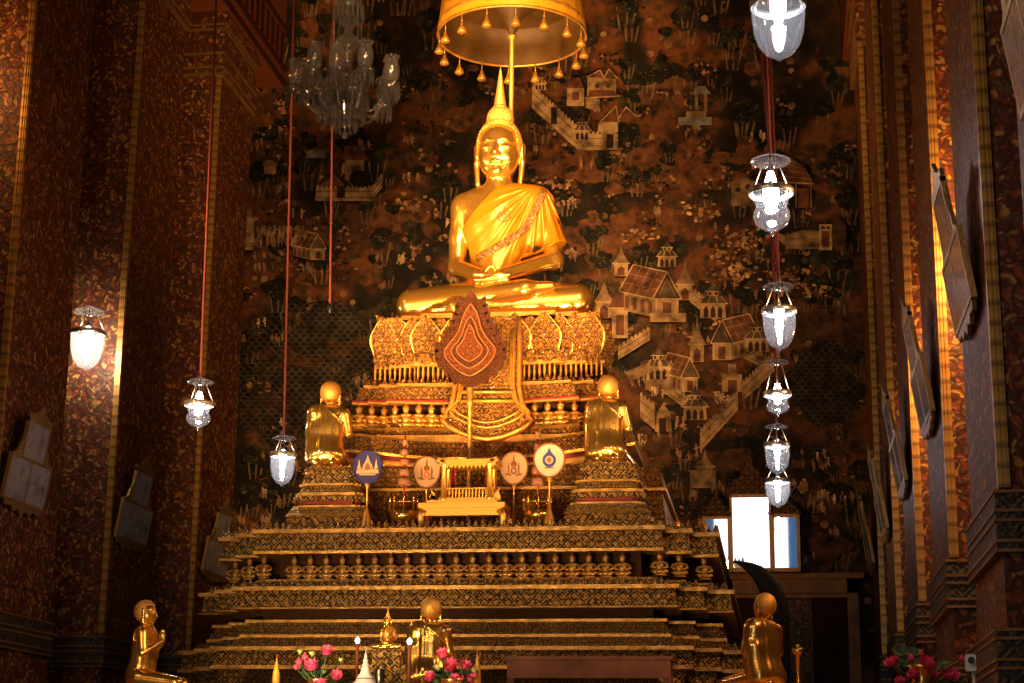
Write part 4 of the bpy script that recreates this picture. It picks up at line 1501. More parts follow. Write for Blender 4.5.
# upper storeys ------------------------------------------------------
UY = 23.6
UA, UD3 = (1.45, 1.75, 2.0), (0.12, 0.24)
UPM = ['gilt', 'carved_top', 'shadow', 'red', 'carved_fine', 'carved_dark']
stack('throne_core', AX, UA, 23.95, UD3, 27.0, [(466, 0.38, CV), (470, 0.42, CV), (486, 0.46, 4), (487, 0.5, G), (490, 0.5, G), (490, 0.44, CV), (527, 0.5, CV), (Zp(527, 22.45) - 0.02, 0.5, DK)], UPM, throne)
stack('swag_band', AX, UA, UY, UD3, 27.0, [(440, -0.02, G), (443, -0.02, G), (443, 0.04, CV), (457, 0.05, CV), (457, 0.09, G), (460, 0.08, G), (460, -0.04, RD), (465, -0.04, RD), (465, -0.02, G), (468, -0.02, G), (480, -0.1, DK)], UPM, throne, sag=0.2)
stack('figure_band', AX, UA, UY, UD3, 27.0, [(399, -0.34, DK), (428, -0.34, DK), (428, -0.12, G), (431, -0.1, G), (431, -0.12, CV), (441, -0.06, CV), (447, -0.1, DK)], UPM, throne, sag=0.1)
stack('upper_band', AX, UA, UY, UD3, 27.0, [(384, -0.25, G), (387, -0.25, G), (387, -0.22, CV), (400, -0.16, CV), (400, -0.13, RD), (402, -0.13, RD), (402, -0.12, G), (404, -0.12, G), (405, -0.34, DK)], UPM, throne, sag=0.1)
cresting('cresting', AX, UA, UY, UD3, -0.27, 384, 6.6, 7.5, 'carved_top', throne, sag=0.1)
stack('colonnade_wall', AX, UA, UY, UD3, 27.0, [(362, -0.37, G), (366, -0.37, G), (366, -0.5, DK), (383, -0.5, DK), (388, -0.5, DK)], UPM, throne, sag=0.08)
stack('lotus_core', AX, UA, UY, UD3, 26.8, [(313, -0.5, G), (317, -0.5, G), (317, -0.58, CV), (362, -0.46, CV), (364, -0.46, CV)], UPM, throne, sag=0.06)
m = MB()
for i in range(46):
    x = AX - 1.6 + 3.2 * i / 45
    t = abs(x - AX) / 2.0
    yy_ = UY + 0.43 + (UD3[0] if abs(x - AX) > 1.0 else 0)
    zb, zt_ = Zp(382, yy_) + 0.1 * t * t, Zp(366, yy_) + 0.08 * t * t
    m.lathe([(0.022, zb), (0.012, zb + 0.04), (0.02, (zb + zt_) / 2), (0.012, zt_ - 0.03), (0.024, zt_)], (x, yy_, 0), n=6)
tag(m.build('colonnettes', 'gilt', throne), kind='stuff')
# guardian figures, larger row
sp = 13.6 * UY / FOC
xs = [AX + (i - 10) * sp for i in range(21)]
xs = [x for x in xs if abs(x - AX) > 0.42]
xs = [x for x in xs if abs(x - AX) < 1.85]
ys_ = [UY + 0.2 + (0.12 if abs(x - AX) > 1.12 else 0) + (0.1 if abs(x - AX) > 1.42 else 0) for x in xs]
place_row('guardian_figure', xs, ys_, Zp(428.5, UY + 0.14), 29 * UY / FOC, 'gilt', throne, None, 0.1, AX, 2.0)


# big lotus petals round the seat
def petal(w, h, lean=0.16, curl=0.12):
    m = MB()
    nu, nv = 19, 16
    vs = []
    for j in range(nv + 1):
        v = j / nv
        ww = w * 0.5 * (0.62 + 0.5 * math.sin(min(v * 1.25, 1) * PI * 0.6)) * (1 - max(0, (v - 0.45) / 0.55) ** 1.7)
        yb_ = -lean * math.sin(v * PI * 0.55) - curl * max(0, v - 0.75) * 2.2
        for i in range(nu + 1):
            u = 2 * i / nu - 1
            vs.append((u * ww, yb_ + 0.1 * u * u * w - 0.02 * math.cos(u * PI * 2), v * h))
    fs = []
    mi = []
    for j in range(nv):
        for i in range(nu):
            fs.append((j * (nu + 1) + i, j * (nu + 1) + i + 1, (j + 1) * (nu + 1) + i + 1, (j + 1) * (nu + 1) + i))
            mi.append(1 if i in (0, nu - 1) and j > 1 else (2 if i in (4, nu - 5) else 0))
    o = len(m.v)
    m.add(vs, fs, 0, True)
    m.mi[-len(fs):] = mi
    back = [(x, y + 0.05, z) for x, y, z in vs]
    m.add(back, [f[::-1] for f in fs], 0, True)
    return m


psrc = None
zp0 = Zp(362, UY + 0.4)
pw, ph = 33 * 24.0 / FOC, 49 * 24.0 / FOC


def put_petal(x, y, z, rz, sx, sz):
    global psrc
    if psrc is None:
        psrc = petal(pw, ph).build('lotus_petal', ['carved_top', 'gilt', 'carved_fine'], None)
        o = psrc
    else:
        o = psrc.copy()
        COL.objects.link(o)
    o.parent = throne
    o.location = Vector((x, y, z)) - Vector(throne['_o'])
    o.rotation_euler = (0, 0, rz)
    o.scale = (sx, 1, sz)


for i in range(7):
    x = AX + (i - 3) * pw * 0.95
    put_petal(x, UY + 0.42 + (0.1 if abs(i - 3) > 2 else 0), zp0 + 0.06 * ((x - AX) / 2) ** 2, 0, 1, 1)
for i in range(8):
    x = AX + (i - 3.5) * pw * 0.95
    put_petal(x, UY + 0.5, zp0 + 0.06 * ((x - AX) / 2) ** 2, 0, 0.85, 0.98)
for sg in (-1, 1):
    put_petal(AX + sg * 1.42, UY + 0.6, zp0 + 0.03, sg * PI / 4, 0.7, 1.06)
    for k in range(4):
        put_petal(AX + sg * 1.42, UY + 1.1 + k * pw, zp0 + 0.03, sg * PI / 2, 1, 1)
m = MB()
for i in range(15):
    x = AX + (i - 7) * pw * 0.49
    o = len(m.v)
    m.ell((x, UY + 0.36 + (0.1 if abs(i - 7) > 5 else 0), zp0 + 0.05 + 0.05 * ((x - AX) / 2) ** 2), (0.11, 0.08, 0.09), 10, 6)
tag(m.build('lotus_bosses', 'carved_top', throne), kind='stuff')

# hanging apron panel -----------------------------------------------
def apron_outline(k=1.0, grow=0.0):
    half = [(316, 33), (350, 33), (388, 33), (398, 35), (408, 38), (413, 43), (417, 42), (421, 46), (427, 40), (433, 28), (438, 14)]
    r = [(w * k + grow, py + grow * 0.3) for py, w in half]
    pts = [(487 + w, py) for w, py in r] + [(487, 440 + grow)] + [(487 - w, py) for w, py in r[::-1]]
    return pts


def apron_pt(px, py, dy=0.0):
    t = (py - 316) / 124
    Y = 23.86 - 0.42 * t + dy
    return P(px, py, Y)


def apron_prism(m, pts, dy, th, mi):
    f = [apron_pt(x, y, dy) for x, y in pts]
    b = [q + Vector((0, th, 0)) for q in f]
    n_ = len(f)
    m.add(f + b, [list(range(n_))[::-1]] + [list(range(n_, 2 * n_))] + [(i, (i + 1) % n_, (i + 1) % n_ + n_, i + n_) for i in range(n_)], mi)


m = MB()
apron_prism(m, apron_outline(1.0, 1.6), 0.0, 0.1, 1)
apron_prism(m, apron_outline(), -0.05, 0.1, 0)
ap = m.build('apron_panel', ['carved_top', 'red'], throne)
m = MB()
for k, r_ in ((0.97, 0.035), (0.80, 0.022), (0.72, 0.018)):
    o_ = [apron_pt(487 + (x - 487) * k, 378 + (y - 378) * (k if k < 0.9 else 0.985), -0.07) for x, y in apron_outline()]
    m.tube(o_, r_, 6)
for py in (392, 401):
    m.tube([apron_pt(487 - 26, py, -0.08), apron_pt(487 + 26, py, -0.08)], 0.025, 6)
b = sub(ap, m, 'apron_border', 'gilt', throne)

# ------------------------------------------------------------------ disciple pedestals
ZT = Zp(527, 22.45)
DP = []
for nm, cxp, lab in (('a', 328, 'small stepped gilded pedestal under the left kneeling disciple of the upper pair'), ('b', 607, 'small stepped gilded pedestal under the right kneeling disciple of the upper pair')):
    yc = 23.1
    cx = Xat(cxp, yc - 0.3, 490)
    ped = thing('statue_pedestal', lab, 'pedestal', (cx, yc, ZT), 0, 'stepped pedestals under the upper disciples')
    k = yc / FOC
    a_ = (0.27, 0.32, 0.36)
    d_ = (0.05, 0.09)
    yf_ = yc - 0.22
    yb_ = yc + 0.3
    zz = lambda py: Zp(py, yf_)
    stack('upper_step', cx, a_, yf_, d_, yb_, [(464, -0.02, G), (467, -0.02, G), (468, 0.0, CV), (480, 0.03, CV), (481, 0.06, G), (483, 0.06, G), (484, 0.02, DK)], LOWM, ped, nseg=4)
    stack('middle_step', cx, a_, yf_, d_, yb_, [(483, 0.02, 4), (490, 0.06, 4), (490, 0.1, G), (493, 0.1, G), (494, 0.12, CV), (499, 0.14, CV), (499, 0.06, RD), (503, 0.06, RD), (504, 0.06, DK)], LOWM, ped, nseg=4)
    stack('lower_step', cx, a_, yf_, d_, yb_, [(503, 0.12, G), (505, 0.12, G), (506, 0.14, 4), (511, 0.18, G), (513, 0.2, G), (514, 0.18, CV), (ZT + 0.0, 0.22, CV)], LOWM, ped, nseg=4)
    cresting('cresting', cx, a_, yf_, d_, 0.02, 466, 4.5, 5, 'carved_low', ped)
    cresting('cresting', cx, a_, yf_, d_, 0.17, 512, 5.5, 6, 'carved_low', ped)
    DP.append((cx, yc, zz(464)))
h1 = DP[0]
disciple.location = (h1[0] - 0.07, h1[1] - 0.06, h1[2])
disciple.rotation_euler = (0, 0, PI + 0.06)
disciple['label'] = 'golden disciple statue seen from behind on the left stepped pedestal beside the throne'
h2 = DP[1]
dup(disciple, (h2[0], h2[1] - 0.06, h2[2]), PI - 0.1, 'golden disciple statue seen from behind on the right stepped pedestal beside the throne')
# ------------------------------------------------------------------ canopy over the Buddha
MAT['canopy_cloth'] = simple('bright gold canopy cloth', (0.9, 0.42, 0.02), 0.4, 0.2, noise=0.08, nscale=4)
CY = 25.6
cc = P(512, 37, CY)
RC = 80 * CY / FOC
can = thing('tiered_canopy', 'gold cloth royal parasol with tassels above the seated Buddha', 'canopy', (cc.x, CY, cc.z))
m = MB()
def fold(a): return 1 + 0.006 * math.sin(a * 26) + 0.004 * math.sin(a * 41)
m.lathe([(RC * 1.0, 0.0), (RC * 1.012, 0.06), (RC * 0.985, 0.3), (RC * 0.955, 0.62), (RC * 0.95, 0.64)], cc, 96, cap=False, wob=fold)
val = m.build('valance', 'canopy_cloth', can)
m = MB()
for z, r in ((0.0, 0.022), (0.16, 0.012), (0.19, 0.01)):
    pts = [(cc.x + RC * (1.008 - z * 0.05) * math.cos(t), cc.y + RC * (1.008 - z * 0.05) * math.sin(t), cc.z + z) for t in np.linspace(0, 2 * PI, 73)]
    m.tube(pts, r, 6)
m.build('hem_braid', 'gilt', can)
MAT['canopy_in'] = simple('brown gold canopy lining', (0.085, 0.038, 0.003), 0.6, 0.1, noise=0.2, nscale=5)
m = MB()
m.lathe([(RC * 0.99, 0.004), (RC * 0.96, 0.3), (RC * 0.945, 0.6), (RC * 0.9, 0.6), (RC * 0.5, 0.58), (0.3, 0.5), (0.16, 0.3), (0.05, 0.05)], cc, 64, cap=False, wob=lambda a: 1 + 0.008 * math.sin(a * 32))
m.build('lining', 'canopy_in', can)
m = MB()
m.lathe([(RC * 0.95, 0.62), (RC * 0.72, 0.8), (RC * 0.3, 0.95), (0.0, 1.0)], cc, 64, cap=False)
m.build('top_cloth', 'robe', can)
m = MB()
m.lathe([(RC * 0.72, 1.15), (RC * 0.74, 1.2), (RC * 0.69, 1.65), (RC * 0.2, 1.95), (0, 2.0)], cc, 64, cap=True)
m.build('upper_valance', 'robe', can)
m = MB()
zb = SEAT_Z - cc.z - 0.05
m.lathe([(0.035, zb), (0.035, -0.05), (0.05, -0.03), (0.075, 0.0), (0.05, 0.04), (0.03, 0.06), (0.03, 1.15)], cc, 14)
m.build('pole', 'gilt', can)
ts = None
for k in range(16):
    a = 2 * PI * (k + 0.5) / 16
    if ts is None:
        m = MB()
        m.tube([(0, 0, 0.04), (0, 0, -0.16)], 0.008, 6)
        m.lathe([(0.0, -0.13), (0.025, -0.15), (0.03, -0.19), (0.05, -0.22), (0.075, -0.29), (0.06, -0.31), (0.03, -0.31), (0.0, -0.33)], n=12)
        ts = m.build('tassel', 'gilt', None)
        o = ts
    else:
        o = ts.copy()
        COL.objects.link(o)
    o.parent = can
    o.location = (RC * 0.985 * math.cos(a), RC * 0.985 * math.sin(a), 0)

# ------------------------------------------------------------------ leaf shaped standard
MAT['fan_red'] = carved('carved red brown fan', (0.30, 0.085, 0.018), (0.09, 0.02, 0.007), 16, rough=0.4, metal=0.35, bump=0.8, cover=0.5, glints=False)
MAT['fan_dark'] = carved('carved dark fan border', (0.2, 0.06, 0.014), (0.05, 0.012, 0.005), 20, rough=0.4, metal=0.4, bump=0.8, cover=0.5, glints=False)
LY = 23.24
fc = P(470, 388, LY)
fs_ = LY / FOC
std = thing('leaf_fan_standard', 'big red brown leaf shaped ceremonial fan on a tall pole before the throne', 'ceremonial fan', (fc.x, LY, ZT))


def leafshape(k, teeth=0, hh=107):
    pts = []
    N = 44
    for i in range(N + 1):
        v = i / N
        w = 35 * (math.sin(PI * min(1, v / 0.72) * 0.5) ** 0.85 if v < 0.36 else (1 - ((v - 0.36) / 0.64) ** 1.0) ** 0.9 * 1.0 * (0.9 if v > 0.36 else 1))
        if v < 0.36:
            w = 37 * math.sin(PI / 2 * v / 0.36) ** 0.75
        else:
            t = (v - 0.36) / 0.64
            w = 37 * (1 - t) ** 0.9 * (1 - 0.4 * math.sin(PI * t) ** 2) + 3.0 * math.sin(PI * t) ** 2
        if teeth and 0.04 < v < 0.97:
            w += teeth * (1 if i % 4 in (1, 2) else -0.6) * (0.4 + 0.6 * math.sin(PI * v))
        pts.append((w * k, v * hh * k))
    return pts


def leafpoly(k, z0, teeth=0):
    p = leafshape(k, teeth)
    return [(fc.x + w * fs_, fc.z + (z0 + v) * fs_) for w, v in p] + [(fc.x - w * fs_, fc.z + (z0 + v) * fs_) for w, v in p[::-1][1:-1]]


m = MB()
m.prism(leafpoly(1.0, 0), LY - 0.02, LY + 0.03)
bl = m.build('blade', 'fan_dark', std)
for k, z0, y, mt in ((0.72, 12, 0.045, 'fan_red'), (0.52, 20, 0.06, 'fan_dark'), (0.36, 27, 0.075, 'fan_red')):
    m = MB()
    m.prism(leafpoly(k, z0), LY - y, LY - y + 0.03)
    sub(bl, m, 'leaf_panel', mt, std)
m = MB()
for k, z0, y in ((0.73, 12, 0.05), (0.53, 20, 0.065), (0.37, 27, 0.08)):
    pl_ = leafpoly(k, z0)
    m.tube([(x, LY - y, z) for x, z in pl_ + pl_[:1]], 0.011, 5)
sub(bl, m, 'raised_outline', simple('bronze fan outline', (0.26, 0.09, 0.022), 0.4, 0.3), std)
m = MB()
# flame leaves around the rim
for i in range(11):
    v = 0.08 + i * 0.075
    w = leafshape(1.0)[int(v * 44)][0]
    for sg in (-1, 1):
        o = len(m.v)
        leaf_tooth(m, 0, 0, 0, 0.17, 0.15, 0, 0.075)
        m.xform(Matrix.Translation((fc.x + sg * w * fs_ * 0.86, LY, fc.z + v * 107 * fs_)) @ Matrix.Rotation(sg * (0.95 if v < 0.3 else 0.6), 4, 'Y'), o)
tag(sub(bl, m, 'flame_rim', 'fan_dark', std), kind='stuff')
m = MB()
m.lathe([(0.09, ZT), (0.09, ZT + 0.05), (0.05, ZT + 0.1), (0.03, ZT + 0.16), (0.028, fc.z - 0.25), (0.055, fc.z - 0.2), (0.028, fc.z - 0.15), (0.05, fc.z - 0.05), (0.035, fc.z + 0.02), (0.02, fc.z + 0.1)], (fc.x, LY + 0.02, 0), 12)
m.build('pole', 'gilt_low', std)

# ------------------------------------------------------------------ round fans
FANM = {'blue': simple('blue fan cloth', (0.012, 0.008, 0.10), 0.6), 'cream': simple('cream fan cloth', (0.5, 0.3, 0.14), 0.6), 'pale': simple('white fan cloth', (0.5, 0.4, 0.28), 0.6),
        'pinkish': simple('pale gold thread', (0.5, 0.3, 0.16), 0.5), 'tan': simple('bronze thread', (0.22, 0.06, 0.015), 0.5), 'navy': simple('navy thread', (0.02, 0.03, 0.22), 0.5), 'orange': simple('orange thread', (0.5, 0.1, 0.02), 0.5)}


def round_fan(px, py, rx, ry, Y, cloth, label, emblem, base=True):
    s = Y / FOC
    c = P(px, py, Y)
    t = thing('round_fan', label, 'ceremonial fan', (c.x, Y, ZT), 0, 'round ceremonial fans before the throne')
    n_ = 40
    poly = []
    for i in range(n_):
        a = 2 * PI * i / n_
        k = 1.0 + (0.05 * (-math.sin(a)) if math.sin(a) < 0 else 0.0)
        poly.append((c.x + rx * s * math.cos(a) * (1 + 0.06 * math.sin(a)), c.z + ry * s * math.sin(a) * k))
    m = MB()
    m.prism(poly, Y - 0.02, Y + 0.02)
    d = m.build('disc', FANM[cloth], t)
    m = MB()
    m.tube([(x, Y - 0.02, z) for x, z in poly + poly[:1]], 0.012, 6)
    sub(d, m, 'rim', FANM['tan'] if cloth != 'blue' else FANM['blue'], t)
    m = MB()
    emblem(m, c, s, Y - 0.03)
    sub(d, m, 'emblem', [FANM['pinkish'], FANM['tan'], FANM['navy'], FANM['orange'], FANM['blue']], t)
    m = MB()
    zt = c.z - ry * s
    m.lathe([(0.012, ZT + 0.1), (0.014, zt - 0.08), (0.03, zt - 0.05), (0.035, zt - 0.02), (0.012, zt), (0.0, zt + 0.01)], (c.x, Y, 0), 10)
    m.build('handle', 'gilt', t)
    m = MB()
    m.lathe([(0.075, ZT), (0.075, ZT + 0.05), (0.06, ZT + 0.12), (0.035, ZT + 0.2), (0.02, ZT + 0.28)], (c.x, Y, 0), 14)
    m.build('base', 'gilt', t)
    return t


def flat(m, pts, c, s, y, mi, th=0.012):
    m.prism([(c.x + x * s, c.z + z * s) for x, z in pts], y, y + th, mi)


def em_temple(m, c, s, y):
    for x, h, w in ((-9, 8, 4), (9, 8, 4)):
        flat(m, [(x - w / 2, -2), (x + w / 2, -2), (x + w * 0.3, 1), (x, h), (x - w * 0.3, 1)], c, s, y, 0)
    flat(m, [(-6, -3), (6, -3), (4.5, 2), (2.5, 5), (1, 9), (0, 12.5), (-1, 9), (-2.5, 5), (-4.5, 2)], c, s, y, 0)
    flat(m, [(-12, -7), (12, -7), (11, -3), (4, -2), (0, -4), (-4, -2), (-11, -3)], c, s, y, 0)
    flat(m, [(-3, -3), (3, -3), (2, 2), (0, 4), (-2, 2)], c, s, y - 0.008, 1)
    flat(m, [(-8, -9), (8, -9), (9, -7.6), (-9, -7.6)], c, s, y, 0)


def em_royal(col):
    def f(m, c, s, y):
        s = s * 1.25
        flat(m, [(-1, 4), (1, 4), (0.6, 8), (0, 12), (-0.6, 8)], c, s, y, 1)
        flat(m, [(-2.2, 1), (2.2, 1), (2.6, 3), (1.6, 5), (-1.6, 5), (-2.6, 3)], c, s, y, 1)
        for sg in (-1, 1):
            flat(m, [(sg * 3.4, -5), (sg * 4.4, -5), (sg * 5, 0), (sg * 4.2, 5), (sg * 3.6, 1)], c, s, y, 1)
            flat(m, [(sg * 1.5, -7), (sg * 7, -6), (sg * 6.4, -4.5), (sg * 2, -5.6)], c, s, y, 1)
        flat(m, [(2.6 * math.cos(a), -2.6 + 3.2 * math.sin(a)) for a in np.linspace(0, 2 * PI, 16, endpoint=False)], c, s, y, col)
        flat(m, [(1.1 * math.cos(a), -2.6 + 1.5 * math.sin(a)) for a in np.linspace(0, 2 * PI, 12, endpoint=False)], c, s, y - 0.008, 0)
    return f


def em_drop(m, c, s, y):
    pts = [(7 * math.cos(a), -0.5 + 7 * math.sin(a)) for a in np.linspace(PI * 0.72, PI * 2.28, 24)]
    flat(m, pts + [(1.6, 8.5), (0, 12.5), (-1.6, 8.5)], c, s, y, 2)
    flat(m, [(4.3 * math.cos(a), -0.5 + 4.3 * math.sin(a)) for a in np.linspace(0, 2 * PI, 24, endpoint=False)], c, s, y - 0.006, 0)
    flat(m, [(2.0 * math.cos(a), -0.4 + 2.6 * math.sin(a)) for a in np.linspace(0, 2 * PI, 16, endpoint=False)], c, s, y - 0.012, 1)
    flat(m, [(-4, -9), (4, -9), (5, -7.8), (-5, -7.8)], c, s, y, 1)


round_fan(368, 467, 15.3, 16.5, 22.57, 'blue', 'dark blue round fan with a pale temple emblem', em_temple)
round_fan(427, 472, 14.2, 16, 23.2, 'cream', 'cream round fan to the left of the small golden shrine', em_royal(3))
round_fan(514, 468, 14.5, 16.5, 23.2, 'cream', 'cream round fan to the right of the small golden shrine', em_royal(1))
round_fan(549.5, 460, 15.8, 17, 22.57, 'pale', 'whitish round fan with a dark blue drop shaped emblem', em_drop)

# ------------------------------------------------------------------ small golden shrine before the throne
SY = 22.85
s = SY / FOC
sc_ = P(467, 500, SY)
shr = thing('throne_shrine', 'small golden open shrine frame with red curtains on a footed stand', 'shrine', (sc_.x, SY, ZT))


def zz(py): return P(467, py, SY).z
def xx(px): return P(px, 500, SY).x


m = MB()
x0, x1 = xx(423), xx(508)
m.box((x0, SY - 0.3, zz(511)), (x1, SY + 0.22, zz(506)))
m.box((x0 + 0.03, SY - 0.27, zz(514)), (x1 - 0.03, SY + 0.22, zz(511)))
m.box((x0 + 0.1, SY - 0.25, zz(506)), (x1 - 0.1, SY + 0.2, zz(503)))
m.box((x0 + 0.02, SY - 0.28, zz(518.5)), (x1 - 0.02, SY - 0.2, zz(514)))
m.build('stand', 'gold_plain', shr)
for sg in (x0 + 0.06, x1 - 0.06):
    for yy_ in (SY - 0.26, SY + 0.2):
        m = MB()
        q = 1 if sg < sc_.x else -1
        m.tube([(sg, yy_, zz(513)), (sg - q * 0.04, yy_, (zz(513) + ZT) / 2 + 0.03), (sg - q * 0.01, yy_, ZT + 0.03), (sg - q * 0.05, yy_, ZT)], [0.06, 0.05, 0.035, 0.05], 8)
        m.build('leg', 'gold_plain', shr)
m = MB()
bx0, bx1 = xx(443), xx(496)
for px in (446, 491.5):
    for yy_ in (SY - 0.16, SY + 0.14):
        m = MB()
        m.lathe([(0.06, zz(503)), (0.06, zz(500)), (0.04, zz(498)), (0.038, zz(469)), (0.055, zz(467)), (0.055, zz(465))], (xx(px), yy_, 0), 10)
        m.build('post', 'gold_plain', shr)
m = MB()
m.box((bx0 - 0.05, SY - 0.22, zz(464.5)), (bx1 + 0.05, SY + 0.2, zz(462)))
m.box((bx0 - 0.02, SY - 0.2, zz(468)), (bx1 + 0.02, SY + 0.18, zz(464.5)))
for k in range(13):
    x = bx0 + (bx1 - bx0) * (k + 0.5) / 13
    m.prism([(x - 0.022, zz(468)), (x + 0.022, zz(468)), (x, zz(471))], SY - 0.19, SY - 0.16)
for sg, px in ((-1, 440), (1, 499)):
    m.prism([(xx(px) - sg * 0.0, zz(460)), (xx(px) - sg * 0.06, zz(466)), (xx(px) - sg * 0.1, zz(464)), (xx(px) - sg * 0.08, zz(462))], SY - 0.22, SY + 0.2)
m.build('roof_beam', 'gold_plain', shr)
m = MB()
m.box((bx0, SY - 0.17, zz(491)), (bx1, SY - 0.12, zz(490)))
m.box((bx0 - 0.02, SY - 0.2, zz(503)), (bx1 + 0.02, SY + 0.18, zz(500)))
for k in range(16):
    m.lathe([(0.018, zz(500)), (0.01, zz(497)), (0.02, zz(495)), (0.01, zz(492)), (0.016, zz(491))], (bx0 + (bx1 - bx0) * (k + 0.5) / 16, SY - 0.145, 0), 6)
m.build('balustrade', 'gold_plain', shr)
for px, w in ((452, 5), (487, 5)):
    m = MB()
    o = len(m.v)
    vs, fs = [], []
    for i in range(9):
        for z in (zz(469), zz(500)):
            vs.append((xx(px) + (i / 8 - 0.5) * 2 * w * s * 0.5, SY + 0.05 + 0.02 * (i % 2), z))
    fs = [(2 * i, 2 * i + 2, 2 * i + 3, 2 * i + 1) for i in range(8)]
    m.add(vs, fs, 0)
    cu = m.build('curtain', 'red', shr)
    md = cu.modifiers.new('thick', 'SOLIDIFY')
    md.thickness = 0.015
for sg in (-1, 1):
    m = MB()
    x = xx(467 + sg * 31)
    m.prism([(x - 0.05, zz(503)), (x + 0.05, zz(503)), (x + sg * 0.06, zz(499)), (x + sg * 0.03, zz(494)), (x + sg * 0.05, zz(490)), (x - sg * 0.02, zz(496))], SY - 0.16, SY - 0.1)
    m.build('side_flame', 'gold_plain', shr)

# ------------------------------------------------------------------ offering trays with tiered parasols
MAT['pinkcloth'] = simple('pale pink paper', (0.42, 0.19, 0.10), 0.6)
for px, pt, lab, lab2 in ((403.5, 436, 'round golden offering tray left of the small golden shrine', 'thin pink tiered paper parasol rising from the left offering tray'),
                          (537.5, 428, 'round golden offering tray right of the small golden shrine', 'thin pink tiered paper parasol rising from the right offering tray')):
    Y = 22.95
    s = Y / FOC
    c = P(px, 512, Y)
    t = thing('offering_tray', lab, 'tray', (c.x, Y, ZT), 0, 'golden offering trays')
    m = MB()
    h = P(px, 506, Y).z - ZT
    m.lathe([(0.13, 0), (0.15, 0.02), (0.08, 0.05), (0.1, h * 0.35), (0.17, h * 0.5), (0.19, h * 0.8), (0.18, h * 0.8), (0.15, h * 0.55), (0.0, h * 0.5)], (c.x, Y, ZT), 24)
    m.build('bowl', 'gold_old', t)
    m = MB()
    for k in range(8):
        a = 2 * PI * k / 8 + 0.2
        m.lathe([(0.014, h * 0.75), (0.012, h * 1.15), (0.022, h * 1.2), (0.0, h * 1.4)], (c.x + 0.18 * math.cos(a), Y + 0.18 * math.sin(a), ZT), 6)
    pts = [(c.x + 0.18 * math.cos(a), Y + 0.18 * math.sin(a), ZT + h * 1.1) for a in np.linspace(0, 2 * PI, 25)]
    m.tube(pts, 0.012, 6)
    m.build('railing', 'gold', t)
    p = thing('tiered_parasol', lab2, 'parasol', (c.x, Y, ZT + h * 0.5), 0, 'pink tiered parasols')
    zt = P(px, pt, Y).z
    m = MB()
    m.lathe([(0.013, ZT + h * 0.5), (0.011, zt)], (c.x, Y, 0), 8)
    m.build('stick', 'red', p)
    z0 = P(px, 485, Y).z
    for k in range(5):
        q = z0 + (zt - z0) * k / 5
        r = 0.085 - 0.012 * k
        hh = (zt - z0) / 5 * 0.62
        m = MB()
        m.lathe([(r, q), (r * 0.97, q + hh * 0.85), (0.015, q + hh), (0.012, q + hh * 0.98), (r * 0.9, q + hh * 0.66), (r * 0.95, q)], (c.x, Y, 0), 16, cap=False)
        m.build('parasol_tier', 'pinkcloth', p)

# ------------------------------------------------------------------ hanging lamps


